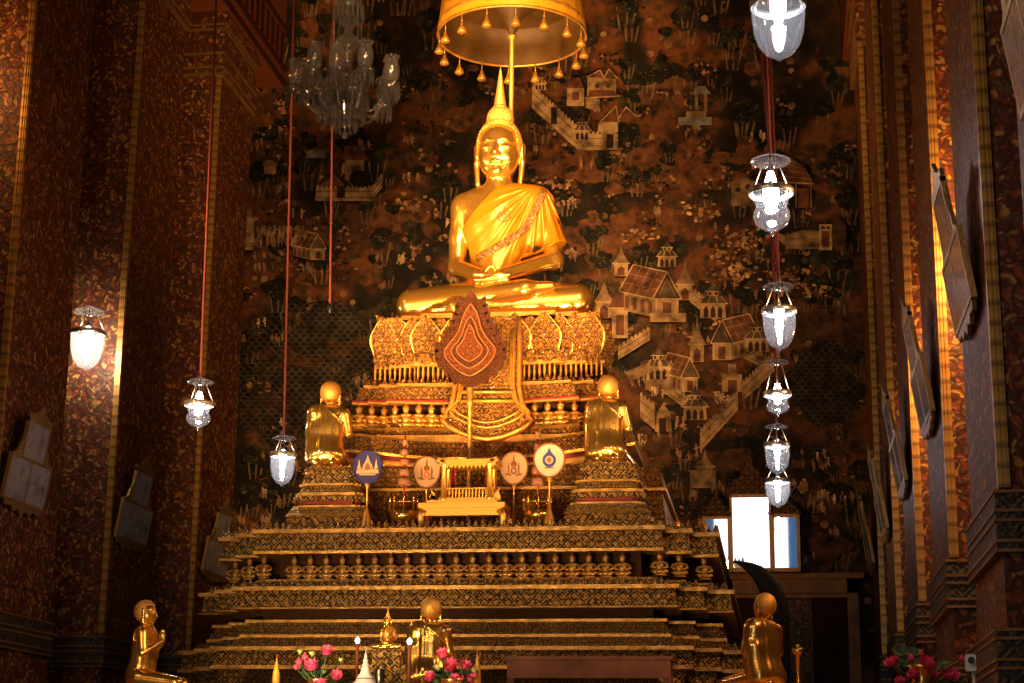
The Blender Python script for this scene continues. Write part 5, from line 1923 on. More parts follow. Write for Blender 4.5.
def lamp(px, py, Y, w, lid, bot, kind, rope, label, strands=1, lidw=0.95, power=40, frost=False):
    s = Y / FOC
    c = P(px, py, Y)
    t = thing('hanging_lamp', label, 'hanging lamp', (c.x, c.y, c.z), 0, 'hanging glass oil lamps')
    r = w / 2 * s
    h = (bot - py) * s
    zl = (py - lid) * s
    m = MB()
    if kind == 'bell':
        pr = [(r * 1.04, 0.02 * h), (r, 0), (r * 0.99, -0.25 * h), (r * 0.93, -0.52 * h), (r * 0.78, -0.74 * h), (r * 0.5, -0.91 * h), (r * 0.15, -0.99 * h), (r * 0.07, -1.03 * h), (0, -1.05 * h)]
    else:
        pr = [(r * 1.0, 0.02 * h), (r * 0.98, -0.02 * h), (r * 0.76, -0.26 * h), (r * 0.7, -0.36 * h), (r * 0.82, -0.46 * h), (r * 0.86, -0.6 * h), (r * 0.72, -0.78 * h), (r * 0.35, -0.9 * h), (r * 0.1, -0.94 * h), (r * 0.13, -1.0 * h), (0, -1.05 * h)]
    m.lathe(pr, c, 32, cap=False)
    m.build('glass_bowl', 'frost' if frost else 'glass', t)
    m = MB()
    m.lathe([(r * 1.02, -0.03), (r * 1.06, -0.02), (r * 1.06, 0.02), (r * 1.02, 0.03), (r * 0.98, 0.0), (r * 1.02, -0.03)], c, 32, cap=False)
    for k in range(3):
        a = 2 * PI * k / 3 + 0.5
        m.ell((c.x + r * 1.06 * math.cos(a), c.y + r * 1.06 * math.sin(a), c.z + 0.015), (0.02, 0.02, 0.03), 8, 6)
    m.build('metal_rim', 'steel', t)
    m = MB()
    rl = r * lidw
    m.lathe([(rl, zl), (rl * 0.98, zl + 0.012), (rl * 0.6, zl + 0.12 * rl + 0.02), (rl * 0.45, zl + 0.3 * rl), (rl * 0.2, zl + 0.42 * rl), (0.012, zl + 0.46 * rl)], c, 28, cap=False)
    m.build('smoke_lid', 'glass_lid', t)
    for k in range(3):
        a = 2 * PI * k / 3 + 0.5
        m = MB()
        m.tube([(c.x + r * 1.05 * math.cos(a), c.y + r * 1.05 * math.sin(a), c.z + 0.02), (c.x + r * 0.35 * math.cos(a), c.y + r * 0.35 * math.sin(a), c.z + zl + 0.02)], 0.0065, 5)
        m.build('suspension_rod', 'brass', t)
    m = MB()
    k = r
    if kind == 'bell':
        m.lathe([(0, -0.78 * h), (k * 0.13, -0.74 * h), (k * 0.15, -0.3 * h), (k * 0.28, -0.12 * h), (k * 0.30, 0.06 * h), (k * 0.14, 0.16 * h)], c, 16)
    else:
        m.lathe([(0, -0.5 * h), (k * 0.2, -0.44 * h), (k * 0.34, -0.2 * h), (k * 0.36, 0.05 * h), (k * 0.24, 0.3 * h), (k * 0.14, 0.48 * h)], c, 16)
    m.build('bulb', 'bulb_warm' if power > 100 else 'bulb', t)
    m = MB()
    zs_ = (0.16 if kind == 'bell' else 0.48) * h
    m.lathe([(k * 0.15, zs_), (k * 0.13, zs_ + 0.05), (0.012, zs_ + 0.08), (0.008, zl + 0.4 * rl)], c, 10)
    m.build('bulb_holder', 'black', t)
    m = MB()
    d = (P(rope[0], rope[1], Y) - P(px, lid, Y)).normalized()
    top = Vector((c.x, c.y, c.z + zl + 0.44 * rl))
    k_ = (CEIL - top.z) / d.z
    for q in range(strands):
        off = Vector(((q - (strands - 1) / 2) * 0.07, 0, 0))
        m.tube([top, top + off * 0.7 + d * 1.2, top + off + d * k_], 0.016, 6)
    m.build('cord', 'cord', t)
    return t


MAT['frost'] = glass_mat('lit frosted lamp glass', tint=(0.85, 0.85, 0.9), haze=0.06, gloss=0.3)
MAT['brass'] = simple('pale brass', (0.7, 0.6, 0.42), 0.3, 0.9)
lamp(88, 333, 24.7, 36, 310, 374, 'bell', (105, 0), 'bell shaped glass lamp before the left columns, highest of the left three', power=190, frost=True)
lamp(199, 404, 21.0, 30, 381, 431, 'bowl', (215, 0), 'waisted glass lamp on a red cord in front of the farthest left column', power=60)
lamp(283, 455, 23.0, 26, 438, 487, 'bell', (293, 0), 'bell glass lamp left of the stepped pedestal, lowest of the left three', power=60, frost=True)
lamp(778, 4, 11.5, 57, -30, 67, 'bell', (772, -40), 'largest bell glass lamp at the top edge, nearest in the right row', power=60)
lamp(771, 192, 16.2, 45, 159, 238, 'bowl', (765, 65), 'waisted glass lamp second from the top in the right row', 2, power=60)
lamp(779, 311, 18.6, 34, 286, 352, 'bell', (774, 180), 'bell glass lamp in the middle of the right row, over a small waisted lamp', 2, power=50)
lamp(777.5, 394, 22.0, 27, 362, 416, 'bowl', (774, 262), 'small waisted glass lamp, fourth from the top in the right row', power=40)
lamp(777, 445, 24.5, 25, 427, 475, 'bell', (775, 320), 'small bell glass lamp, just above the lowest one in the right row', power=40)
lamp(777.5, 481, 27.0, 25, 466, 507, 'bell', (776, 360), 'lowest small bell glass lamp in the right row, before the bright glass panels', power=40, frost=True)

# ------------------------------------------------------------------ chandelier
HY = 20.0
s = HY / FOC
hc = P(346, 100, HY)
ch = thing('chandelier', 'unlit crystal chandelier with glass shades and hanging prisms', 'chandelier', (hc.x, HY, hc.z))
MAT['crystal_rod'] = glass_mat('hanging crystal prisms', tint=(0.5, 0.47, 0.46), haze=0.06, gloss=0.12)
m = MB()
m.lathe([(0.02, -0.1), (0.1, 0.0), (0.13, 0.1), (0.06, 0.2), (0.07, 0.3), (0.05, 0.36), (0.06, 0.6), (0.1, 0.64), (0.14, 0.75), (0.11, 0.82), (0.05, 0.86), (0.045, 1.15), (0.08, 1.2), (0.05, 1.28), (0.03, 1.4), (0.015, 1.45), (0.015, CEIL - hc.z)], hc, 20)
m.build('stem', 'crystal_rod', ch)


def prisms(m, r, z, ln, n_, c=(0, 0, 0), w=0.016):
    for i in range(n_):
        a = 2 * PI * i / n_
        m.lathe([(0.0, z - ln - 0.02), (w, z - ln), (w * 0.8, z - 0.03), (0.0, z)], (c[0] + r * math.cos(a), c[1] + r * math.sin(a), c[2]), 5, smooth=False)


m = MB()
m.lathe([(0.17, 1.18), (0.19, 1.22), (0.12, 1.3), (0.05, 1.34)], hc, 24, cap=False)
prisms(m, 0.18, 1.2, 0.15, 18, hc)
prisms(m, 0.1, 1.12, 0.12, 10, hc)
m.build('crown', 'crystal_rod', ch)
m = MB()
for i in range(8):
    m = MB()
    a = 2 * PI * i / 8 + 0.2
    for k in range(26):
        t = k / 25
        r = 0.16 + (0.27 - 0.16) * t ** 2.2
        z = 1.15 + (0.12 - 1.15) * t
        m.ell((hc.x + r * math.cos(a), hc.y + r * math.sin(a), hc.z + z), (0.012, 0.012, 0.016), 5, 4)
    m.build('bead_string', 'crystal_rod', ch)
m = MB()
m.lathe([(0.27, 0.1), (0.285, 0.08), (0.285, 0.06), (0.1, 0.02)], hc, 30, cap=False)
prisms(m, 0.275, 0.08, 0.2, 30, hc, 0.018)
prisms(m, 0.23, -0.12, 0.16, 24, hc, 0.018)
prisms(m, 0.14, -0.25, 0.14, 14, hc, 0.018)
m.lathe([(0.24, -0.12), (0.25, -0.14), (0.15, -0.25), (0.16, -0.27), (0.02, -0.36), (0, -0.42)], hc, 30, cap=False)
m.ell((hc.x, hc.y, hc.z - 0.45), (0.04, 0.04, 0.05))
m.build('prism_drum', 'crystal_rod', ch)
for i in range(10):
    a = 2 * PI * i / 10 + 0.35
    ca, sa = math.cos(a), math.sin(a)
    R_ = 0.62 if i % 2 else 0.53
    zc = 0.06 if i % 2 else 0.16
    m = MB()
    pts = []
    for t in np.linspace(0, 1, 14):
        r = 0.12 + (R_ - 0.12) * t
        z = 0.05 - 0.24 * math.sin(PI * min(1, t * 1.15)) + (zc - 0.05) * max(0, (t - 0.5) * 2) ** 2
        pts.append((hc.x + r * ca, hc.y + r * sa, hc.z + z))
    m.tube(pts, 0.017, 7)
    arm = m.build('arm', 'crystal', ch)
    c = (hc.x + R_ * ca, hc.y + R_ * sa, hc.z + zc)
    m = MB()
    m.lathe([(0.02, -0.05), (0.1, 0.02), (0.115, 0.05), (0.05, 0.02), (0.03, 0.06)], c, 16, cap=False)
    prisms(m, 0.1, 0.02, 0.15, 10, c)
    sub(arm, m, 'drip_pan', 'crystal_rod', ch)
    m = MB()
    m.lathe([(0.04, 0.06), (0.085, 0.12), (0.1, 0.2), (0.09, 0.28), (0.068, 0.36), (0.075, 0.40)], c, 18, cap=False, wob=None)
    for k in range(8):
        b_ = 2 * PI * k / 8
        m.ell((c[0] + 0.077 * math.cos(b_), c[1] + 0.077 * math.sin(b_), c[2] + 0.40), (0.02, 0.02, 0.022), 6, 5)
    sub(arm, m, 'glass_shade', 'crystal', ch)

# cord below the chandelier
a, b = P(333, 60, 20.6), P(330, 305, 20.6)
hcord = thing('hanging_rope', 'loose red cord hanging down under the crystal chandelier', 'cord', (b.x, b.y, b.z))
m = MB()
d = (a - b).normalized()
m.tube([b, b + d * ((CEIL - b.z) / d.z)], 0.013, 6)
m.build('cord', 'cord', hcord)
m = MB()
m.lathe([(0.0, -0.1), (0.03, -0.05), (0.025, 0.0), (0.01, 0.03)], b, 8)
m.build('end_weight', 'black', hcord)

# ------------------------------------------------------------------ tilted three part picture frames on the columns
MAT['picture'] = None
m_, nt, bs = newmat('old print behind glass')
tc = node(nt, 'ShaderNodeTexCoord')
nz = node(nt, 'ShaderNodeTexNoise')
nz.inputs['Scale'].default_value = 5
nz.inputs['Detail'].default_value = 3
nt.links.new(tc.outputs['Object'], nz.inputs['Vector'])
rp = ramp(nt, [(0.3, (0.16, 0.145, 0.15)), (0.55, (0.36, 0.33, 0.33)), (0.75, (0.25, 0.235, 0.24))])
nt.links.new(nz.outputs['Fac'], rp.inputs[0])
nt.links.new(rp.outputs[0], bs.inputs['Base Color'])
bs.inputs['Roughness'].default_value = 0.12
bs.inputs['Coat Weight'].default_value = 0.6
bs.inputs['Coat Roughness'].default_value = 0.08
MAT['picture'] = m_
MAT['frame_gilt'] = simple('dull gilded frame', (0.3, 0.17, 0.05), 0.45, 0.5, bump=0.7, bscale=30)


def pict(loc, rz, label, lean=0.15):
    t = thing('picture_frame', label, 'picture frame', loc, rz, 'tilted three part picture frames on the columns', local=True)
    t.rotation_euler = (lean, 0, rz)
    W, H1, H2, W2, b, d = 1.3, 0.6, 0.5, 0.72, 0.038, 0.05
    m = MB()
    m.box((-W / 2, -d, 0), (W / 2, 0, b))
    m.box((-W / 2, -d, H1 - b), (W / 2, 0, H1))
    for x in (-W / 2, -b / 2, W / 2 - b):
        m.box((x, -d * 0.98, b), (x + b, 0, H1 - b))
    for x in (-W2 / 2, W2 / 2 - b):
        m.box((x, -d * 0.98, H1), (x + b, 0, H1 + H2))
    m.box((-W2 / 2, -d, H1 + H2 - b), (W2 / 2, 0, H1 + H2))
    m.box((-W / 2 + 0.02, -0.03, 0.02), (W / 2 - 0.02, -0.005, H1 - 0.02))
    m.box((-W2 / 2 + 0.02, -0.03, H1), (W2 / 2 - 0.02, -0.005, H1 + H2 - 0.02))
    m.build('frame', 'frame_gilt', t)
    m = MB()
    m.prism([(-W2 / 2, H1 + H2), (W2 / 2, H1 + H2), (W2 / 2 + 0.03, H1 + H2 + 0.06), (W2 * 0.3, H1 + H2 + 0.08), (W2 * 0.14, H1 + H2 + 0.13), (0, H1 + H2 + 0.24), (-W2 * 0.14, H1 + H2 + 0.13), (-W2 * 0.3, H1 + H2 + 0.08), (-W2 / 2 - 0.03, H1 + H2 + 0.06)], -0.043, -0.008)
    m.build('crest', 'frame_gilt', t)
    for sg in (-1, 1):
        m = MB()
        m.prism([(sg * W2 / 2, H1), (sg * (W2 / 2 + 0.24), H1), (sg * (W2 / 2 + 0.12), H1 + 0.05), (sg * (W2 / 2 + 0.08), H1 + 0.16), (sg * (W2 / 2 + 0.03), H1 + 0.2), (sg * W2 / 2, H1 + 0.34)], -0.043, -0.008)
        m.build('side_scroll', 'frame_gilt', t)
    m = MB()
    m.prism([(-W / 2 + 0.06, 0), (W / 2 - 0.06, 0), (W / 2 - 0.12, -0.07), (W * 0.26, -0.05), (W * 0.2, -0.12), (W * 0.1, -0.07), (0, -0.14), (-W * 0.1, -0.07), (-W * 0.2, -0.12), (-W * 0.26, -0.05), (-W / 2 + 0.12, -0.07)], -0.043, -0.008)
    m.build('bottom_scroll', 'frame_gilt', t)
    for (xa, xb, za, zb) in ((-W / 2 + b, -b / 2, b, H1 - b), (b / 2, W / 2 - b, b, H1 - b), (-W2 / 2 + b, W2 / 2 - b, H1, H1 + H2 - b)):
        m = MB()
        m.box((xa, -0.045, za), (xb, -0.03, zb))
        m.build('pane', 'picture', t)
    return t


ZB = 4.9
pict((XL + 0.04, 22.02, ZB - 0.12), PI / 2, 'grey three part picture tilted on the left column nearest the camera')
pict((XL + 0.04, 26.05, ZB - 0.06), PI / 2, 'grey three part picture tilted on the second left column')
pict((XL + 0.04, 30.2, ZB - 0.06), PI / 2, 'dark three part picture on the farthest left column, partly behind the throne')
pict((XR - 0.04, 9.95, ZB + 0.3), -PI / 2, 'pale picture at the top right corner cut by the frame edge')
pict((XR - 0.04, 14.36, ZB + 0.05), -PI / 2, 'three part picture with a bright glint on the nearest right column')
pict((XR - 0.04, 18.36, ZB), -PI / 2, 'narrow looking three part picture on the right column with the brightest orange face')
pict((XR - 0.04, 22.36, ZB), -PI / 2, 'three part picture on the third right column from the camera')
pict((XR - 0.04, 26.36, ZB), -PI / 2, 'three part picture on the fourth right column from the camera')
pict((XR - 0.04, 30.36, ZB), -PI / 2, 'dim sliver of a three part picture on the farthest right column')

# ------------------------------------------------------------------ gilded mirror above the door, reflecting the bright entrance
RY = 32.3
s = RY / FOC
mc = P(751, 533, RY)
mir = thing('gilded_mirror', 'three gilded mirror panels with spires shining white above the dark door', 'mirror', (mc.x, RY, P(751, 571, RY).z), 0, None, True)
MAT['frame_carved'] = carved('carved gilded crest', (0.4, 0.22, 0.06), (0.04, 0.02, 0.01), 9, glints=False)
MAT['mirror'] = simple('mirror glass', (0.92, 0.95, 1.0), 0.02, 1.0)
tilt = math.radians(6.0)
mir.rotation_euler = (tilt, 0, 0)
hz = lambda py: (571 - py) * s
hx = lambda px: (px - 751) * s
for (xa, xb, zt, nm) in ((733, 769, 498.5, 'pane'), (706, 729.5, 519.5, 'pane'), (771.5, 796, 518.5, 'pane')):
    m = MB()
    m.box((hx(xa), -0.03, hz(568)), (hx(xb), -0.01, hz(zt)))
    m.build('pane', 'mirror', mir)
m = MB()
for (xa, xb, zt) in ((730.5, 771.5, 495), (703, 730.5, 516), (771.5, 799, 515)):
    a, b, z0, z1 = hx(xa), hx(xb), hz(572), hz(zt)
    q = 0.045
    m.box((a, -0.07, z0), (a + q, 0, z1))
    m.box((b - q, -0.07, z0), (b, 0, z1))
    m.box((a, -0.07, z1 - q), (b, 0, z1))
    m.box((a, -0.07, z0), (b, 0, z0 + q))
    m.box((a + 0.01, -0.01, z0 + 0.01), (b - 0.01, 0.0, z1 - 0.01))
m.build('frame', 'frame_gilt', mir)
for (cx_, w, zb_, zt_) in ((751, 44, 496, 452), (717, 30, 517, 488), (785, 30, 516, 492)):
    h = hz(zt_) - hz(zb_)
    x, w_ = hx(cx_), w * s / 2
    m = MB()
    m.prism([(x - w_, hz(zb_)), (x + w_, hz(zb_)), (x + w_ * 1.05, hz(zb_) + h * 0.16), (x + w_ * 0.72, hz(zb_) + h * 0.22), (x + w_ * 0.78, hz(zb_) + h * 0.34), (x + w_ * 0.45, hz(zb_) + h * 0.4), (x + w_ * 0.4, hz(zb_) + h * 0.55),
             (x + w_ * 0.15, hz(zb_) + h * 0.66), (x + w_ * 0.12, hz(zb_) + h * 0.8), (x, hz(zb_) + h), (x - w_ * 0.12, hz(zb_) + h * 0.8), (x - w_ * 0.15, hz(zb_) + h * 0.66),
             (x - w_ * 0.4, hz(zb_) + h * 0.55), (x - w_ * 0.45, hz(zb_) + h * 0.4), (x - w_ * 0.78, hz(zb_) + h * 0.34), (x - w_ * 0.72, hz(zb_) + h * 0.22), (x - w_ * 1.05, hz(zb_) + h * 0.16)], -0.07, -0.01)
    m.build('crest', 'frame_carved', mir)

# the entrance behind the viewer, seen only in that mirror
C = np.array([mc.x, RY, mc.z])
nrm = np.array([0, -math.cos(tilt), -math.sin(tilt)])
dv = C - EYE
rv = dv - 2 * (dv @ nrm) * nrm
kk = (-8.9 - C[1]) / rv[1]
wc = C + rv * kk
D_ = float(np.linalg.norm(dv) + np.linalg.norm(rv * kk))
wpx = D_ / FOC
win = thing('window_1', None, None, (float(wc[0]), -8.95, float(wc[2])))
win['kind'] = 'structure'
MAT['day'] = emit_mat('bright daylight', (0.93, 0.95, 1.0), 2.2)
MAT['curtain_glow'] = emit_mat('blue curtain with added glow', (0.05, 0.13, 0.26), 0.8)  # curtain emits by itself, imitating daylight shining through the cloth
m = MB()
w0 = 35.5 * wpx
zlo, zhi = 0.3, min(CEIL - 0.5, wc[2] + 4.5)
m.box((wc[0] - w0, -8.97, zlo), (wc[0] + w0, -8.93, zhi))
m.build('pane', 'day', win)
m = MB()
for sg in (-1, 1):
    a, b = sorted((wc[0] + sg * w0, wc[0] + sg * w0 * 1.5))
    m.box((a, -8.97, zlo), (b, -8.92, zhi))
m.build('curtain', 'curtain_glow', win)
m = MB()
m.box((wc[0] - w0 * 1.6, -8.99, zhi), (wc[0] + w0 * 1.6, -8.85, zhi + 0.2))
for sg in (-1, 1):
    a, b = sorted((wc[0] + sg * w0 * 1.5, wc[0] + sg * w0 * 1.6))
    m.box((a, -8.99, 0), (b, -8.85, zhi))
m.build('window_frame', 'redwood', win)

# ------------------------------------------------------------------ dais and the things standing on it
DZ = 2.1
m = MB()
m.box((-9.3, 16.6, 0), (1.3, 21.6, DZ - 0.12), 0)
m.box((-9.4, 16.5, DZ - 0.12), (1.4, 21.65, DZ), 1)
m.box((-9.35, 16.55, 0), (1.35, 21.65, 0.2), 1)
dais = m.build('altar_platform', ['redwood', 'gilt_low'])
tag(dais, 'low wide platform in front of the throne carrying the kneeling statues', 'platform')


def pedestal(c, top, w, name, lab, grp=None, mat='gilt_low'):
    t = thing(name, lab, 'pedestal', (c.x, c.y, DZ), 0, grp)
    h = top - DZ
    m = MB()
    n_ = 4
    pr = [(1.12, 0), (1.12, 0.12), (1.0, 0.16), (0.92, 0.4), (0.92, 0.62), (1.0, 0.82), (1.05, 0.86), (1.05, 1.0)]
    m.lathe([(a * w * 0.7071, b * h) for a, b in pr], (0, 0, 0), 4, smooth=False)
    m.xform(Matrix.Translation((c.x, c.y, DZ)) @ Matrix.Rotation(PI / 4, 4, 'Z'))
    m.build('block', mat, t)
    return t


KS = 0.83
for (px, py_top, Y, rz, lab, lab2) in (
        (147, 600, 19.3, PI / 2 + 0.12, 'golden kneeling disciple in profile with joined hands, left of the throne', 'low gilded pedestal under the disciple kneeling in profile'),
        (431.5, 597, 19.5, PI + 0.08, 'golden disciple statue seen from behind at the front of the throne among pink lotuses', 'low gilded pedestal under the front disciple among the lotuses'),
        (764, 593, 18.8, PI + 0.75, 'golden kneeling disciple seen from behind before the dark door', 'low gilded pedestal under the disciple before the dark door')):
    c = P(px, py_top, Y)
    h = 93 * UD * KS
    base = c.z - h
    dup(disciple, (c.x, Y, base), rz, lab, scale=KS)
    pedestal(Vector((c.x + (0.14 if rz < 2 else (-0.08 if rz > 3.5 else 0)), Y + (0.0 if rz < 2 else 0.1), 0)), base, 0.42, 'low_pedestal', lab2, 'low pedestals of the front disciples')

# small Buddha on its own stepped base
BYs = 18.0
s = BYs / FOC
c = P(387, 650, BYs)
sb_scale = 27.5 / 200.0
dup(buddha, (c.x, BYs, c.z + 0.005), 0.0, 'small golden seated Buddha at the front between two candle lamps', scale=BYs / 24.8 * sb_scale * 1.08)
t = thing('small_buddha_base', 'stepped golden base under the small seated Buddha', 'pedestal', (c.x, BYs, DZ))
m = MB()
for (w, ya, yb) in ((19, 650, 653), (16, 653, 656), (14, 656, 668), (17, 668, 670.5), (20, 670.5, 673), (25, 673, 676), (22, 676, 684), (26, 684, 688)):
    za, zb = P(387, yb, BYs).z, P(387, ya, BYs).z
    m.box((c.x - w * s, BYs - w * s * 0.32, za), (c.x + w * s, BYs + w * s * 0.4, zb))
m.box((c.x - 24 * s, BYs - 13 * s, DZ), (c.x + 24 * s, BYs + 13 * s, P(387, 688, BYs).z))
m.build('stepped_block', 'carved_low', t)


def candle(px, py, Y, lab):
    s = Y / FOC
    c = P(px, py, Y)
    t = thing('candle_lamp', lab, 'candle lamp', (c.x, Y, DZ), 0, 'white candle lamps by the small Buddha')
    m = MB()
    m.lathe([(0.06, DZ), (0.05, DZ + 0.03), (0.018, DZ + 0.06), (0.018, c.z - 0.07), (0.03, c.z - 0.05), (0.012, c.z - 0.02)], (c.x, Y, 0), 12)
    m.build('stick', 'redwood', t)
    m = MB()
    m.lathe([(0.012, -0.03), (0.026, 0.0), (0.022, 0.02), (0.0, 0.045)], c, 12)
    m.build('bulb', 'bulb_small', t)


MAT['bulb_small'] = emit_mat('small white flame bulb', (1.0, 0.9, 0.85), 7)
candle(357.5, 641, 18.05, 'candle lamp with a white flame left of the small Buddha')
candle(409.5, 642, 17.75, 'candle lamp with a white flame right of the small Buddha')

MAT['chedi'] = simple('pale lilac porcelain', (0.62, 0.55, 0.6), 0.35)
c = P(365, 683, 17.4)
s = 17.4 / FOC
t = thing('white_chedi', 'small pale lilac pagoda model with a needle spire', 'pagoda model', (c.x, 17.4, DZ))
m = MB()
z = lambda py: P(365, py, 17.4).z
m.lathe([(0.13, DZ), (0.13, z(684)), (0.1, z(682)), (0.085, z(679)), (0.075, z(676)), (0.045, z(673.5)), (0.05, z(673))], (c.x, 17.4, 0), 20)
m.build('dome', 'chedi', t)
m = MB()
m.lathe([(0.05, z(673)), (0.042, z(671)), (0.044, z(668)), (0.03, z(667)), (0.036, z(664)), (0.022, z(663)), (0.028, z(660)), (0.014, z(659)), (0.018, z(656)), (0.008, z(654)), (0.0, z(645))], (c.x, 17.4, 0), 16)
m.build('spire', 'chedi', t)
m = MB()
m.lathe([(0.088, z(679.5)), (0.09, z(679)), (0.083, z(678.2))], (c.x, 17.4, 0), 20)
m.build('green_band', simple('green glaze', (0.03, 0.16, 0.12), 0.3), t)
c = P(379.5, 683, 17.15)
t = thing('dark_bowl', 'dark round bowl beside the pale pagoda model', 'bowl', (c.x, 17.15, DZ))
m = MB()
zt_ = P(378, 669, 17.15).z
m.lathe([(0.03, DZ), (0.04, zt_ - 0.12), (0.055, zt_ - 0.06), (0.045, zt_ - 0.01), (0.05, zt_), (0.04, zt_), (0.03, zt_ - 0.05), (0, zt_ - 0.06)], (c.x, 17.15, 0), 16)
m.build('bowl_body', 'black', t)

MAT['yellow'] = simple('yellow waxed leaf', (0.75, 0.36, 0.03), 0.4, 0.2)
for (px, py, lab) in ((277, 656, 'yellow spire shaped offering left of the left lotus bouquet'), (477.5, 652, 'yellow spire shaped offering right of the middle lotus bouquet')):
    Y = 18.3 if px > 400 else 17.9
    c = P(px, py, Y)
    t = thing('spire_offering', lab, 'offering', (c.x, Y, DZ), 0, 'yellow spire offerings')
    m = MB()
    L_ = c.z - DZ
    m.lathe([(0.07, 0), (0.065, L_ * 0.2), (0.035, L_ * 0.3), (0.04, L_ * 0.45), (0.035, L_ * 0.62), (0.02, L_ * 0.72), (0.024, L_ * 0.76), (0.012, L_ * 0.86), (0.0, L_)], (c.x, Y, DZ), 14)
    m.build('cone', 'yellow', t)
    m = MB()
    m.ell((c.x, Y, c.z), (0.014, 0.014, 0.02), 8, 6)
    m.build('tip', 'pink', t) if 'pink' in MAT else m.build('tip', 'red', t)

# lotus bouquets
MAT['pink'] = simple('pink lotus petal', (0.72, 0.10, 0.24), 0.5, noise=0.25, nscale=20)
MAT['pinkd'] = simple('deep pink lotus bud', (0.5, 0.05, 0.12), 0.5)
MAT['stamen'] = simple('yellow lotus heart', (0.8, 0.5, 0.08), 0.6)
MAT['green'] = simple('dark lotus leaf', (0.03, 0.07, 0.02), 0.5)
MAT['lime'] = simple('lotus seed pod', (0.25, 0.32, 0.06), 0.5)


def bloom_mesh():
    m = MB()
    for ring, (n_, tilt_, ln, w) in enumerate(((9, 1.25, 1.0, 0.36), (8, 0.85, 0.95, 0.34), (7, 0.45, 0.8, 0.28))):
        for i in range(n_):
            a = 2 * PI * (i + 0.5 * ring) / n_
            vs = []
            for j in range(6):
                v = j / 5
                ww = w * math.sin(PI * (0.12 + 0.88 * v) ** 0.8) * (1 if v < 0.99 else 0.1)
                tt = tilt_ * (1 - 0.45 * v)
                r, z = ln * v * math.sin(tt), ln * v * math.cos(tt) * 0.9
                for u in (-1, 0, 1):
                    vs.append((r - 0.1 * abs(u) * math.cos(tt) * 0, u * ww, z + 0.08 * abs(u)))
            fs = []
            for j in range(5):
                for i2 in range(2):
                    fs.append((j * 3 + i2, j * 3 + i2 + 1, (j + 1) * 3 + i2 + 1, (j + 1) * 3 + i2))
            o = len(m.v)
            m.add(vs, fs, 0, True)
            m.xform(Matrix.Rotation(a, 4, 'Z'), o)
    m.ell((0, 0, 0.25), (0.22, 0.22, 0.22), 10, 6, 1)
    return m


BSRC = None


def bouquet(Y, cpx, blooms, buds, pods, lab):
    global BSRC
    s = Y / FOC
    c = P(cpx, 690, Y)
    t = thing('lotus_bouquet', lab, 'flowers', (c.x, Y, DZ), 0, 'pink lotus bouquets', True)
    base = Vector((c.x, Y, DZ))
    m = MB()
    m.lathe([(0.09, 0), (0.1, 0.02), (0.07, 0.05), (0.11, 0.1), (0.1, 0.16), (0.12, 0.18), (0.0, 0.16)], (0, 0, 0), 18)
    m.build('vase', 'gold_old', t)
    st = MB()
    for k, (px, py, r, tx, tz) in enumerate(blooms):
        q = P(px, py, Y - 0.1 + 0.07 * (k % 3)) - base
        if BSRC is None:
            BSRC = bloom_mesh().build('bloom', ['pink', 'stamen'], None)
            o = BSRC
        else:
            o = BSRC.copy()
            COL.objects.link(o)
        o.parent = t
        o.location = q
        o.scale = (r * s * 1.35,) * 3
        o.rotation_euler = (tx, 0, tz)
        st.tube([(0, 0, 0.15), (q.x * 0.5, q.y * 0.5, q.z * 0.6), tuple(q)], 0.008, 5)
    for (px, py, r) in buds:
        q = P(px, py, Y) - base
        m = MB()
        m.lathe([(0.0, -0.5 * r * s), (0.7 * r * s, -0.1 * r * s), (0.75 * r * s, 0.3 * r * s), (0.0, 1.3 * r * s)], q, 10)
        m.build('bud', 'pinkd', t)
        st.tube([(0, 0, 0.15), (q.x * 0.5, q.y * 0.5, q.z * 0.6), tuple(q)], 0.008, 5)
    for (px, py, r) in pods:
        q = P(px, py, Y + 0.05) - base
        m = MB()
        m.lathe([(0.0, -0.8 * r * s), (0.8 * r * s, 0.3 * r * s), (0.7 * r * s, 0.5 * r * s), (0, 0.55 * r * s)], q, 10)
        m.build('seed_pod', 'lime', t)
        st.tube([(0, 0, 0.15), (q.x * 0.5, q.y * 0.5, q.z * 0.6), tuple(q)], 0.008, 5)
    st.build('stems', 'green', t)
    for k in range(9):
        a = random.uniform(0, 2 * PI)
        q = Vector((math.cos(a) * random.uniform(0.08, 0.22), 0.14 + 0.08 * math.sin(a), random.uniform(0.1, 0.3)))
        m = MB()
        m.lathe([(0.0, 0.0), (0.045, 0.02), (0.075, 0.05)], q, 10, cap=False)
        m.xform(Matrix.Translation(q) @ Matrix.Rotation(random.uniform(0.3, 0.8), 4, 'X') @ Matrix.Translation(-q))
        m.build('leaf', 'green', t)


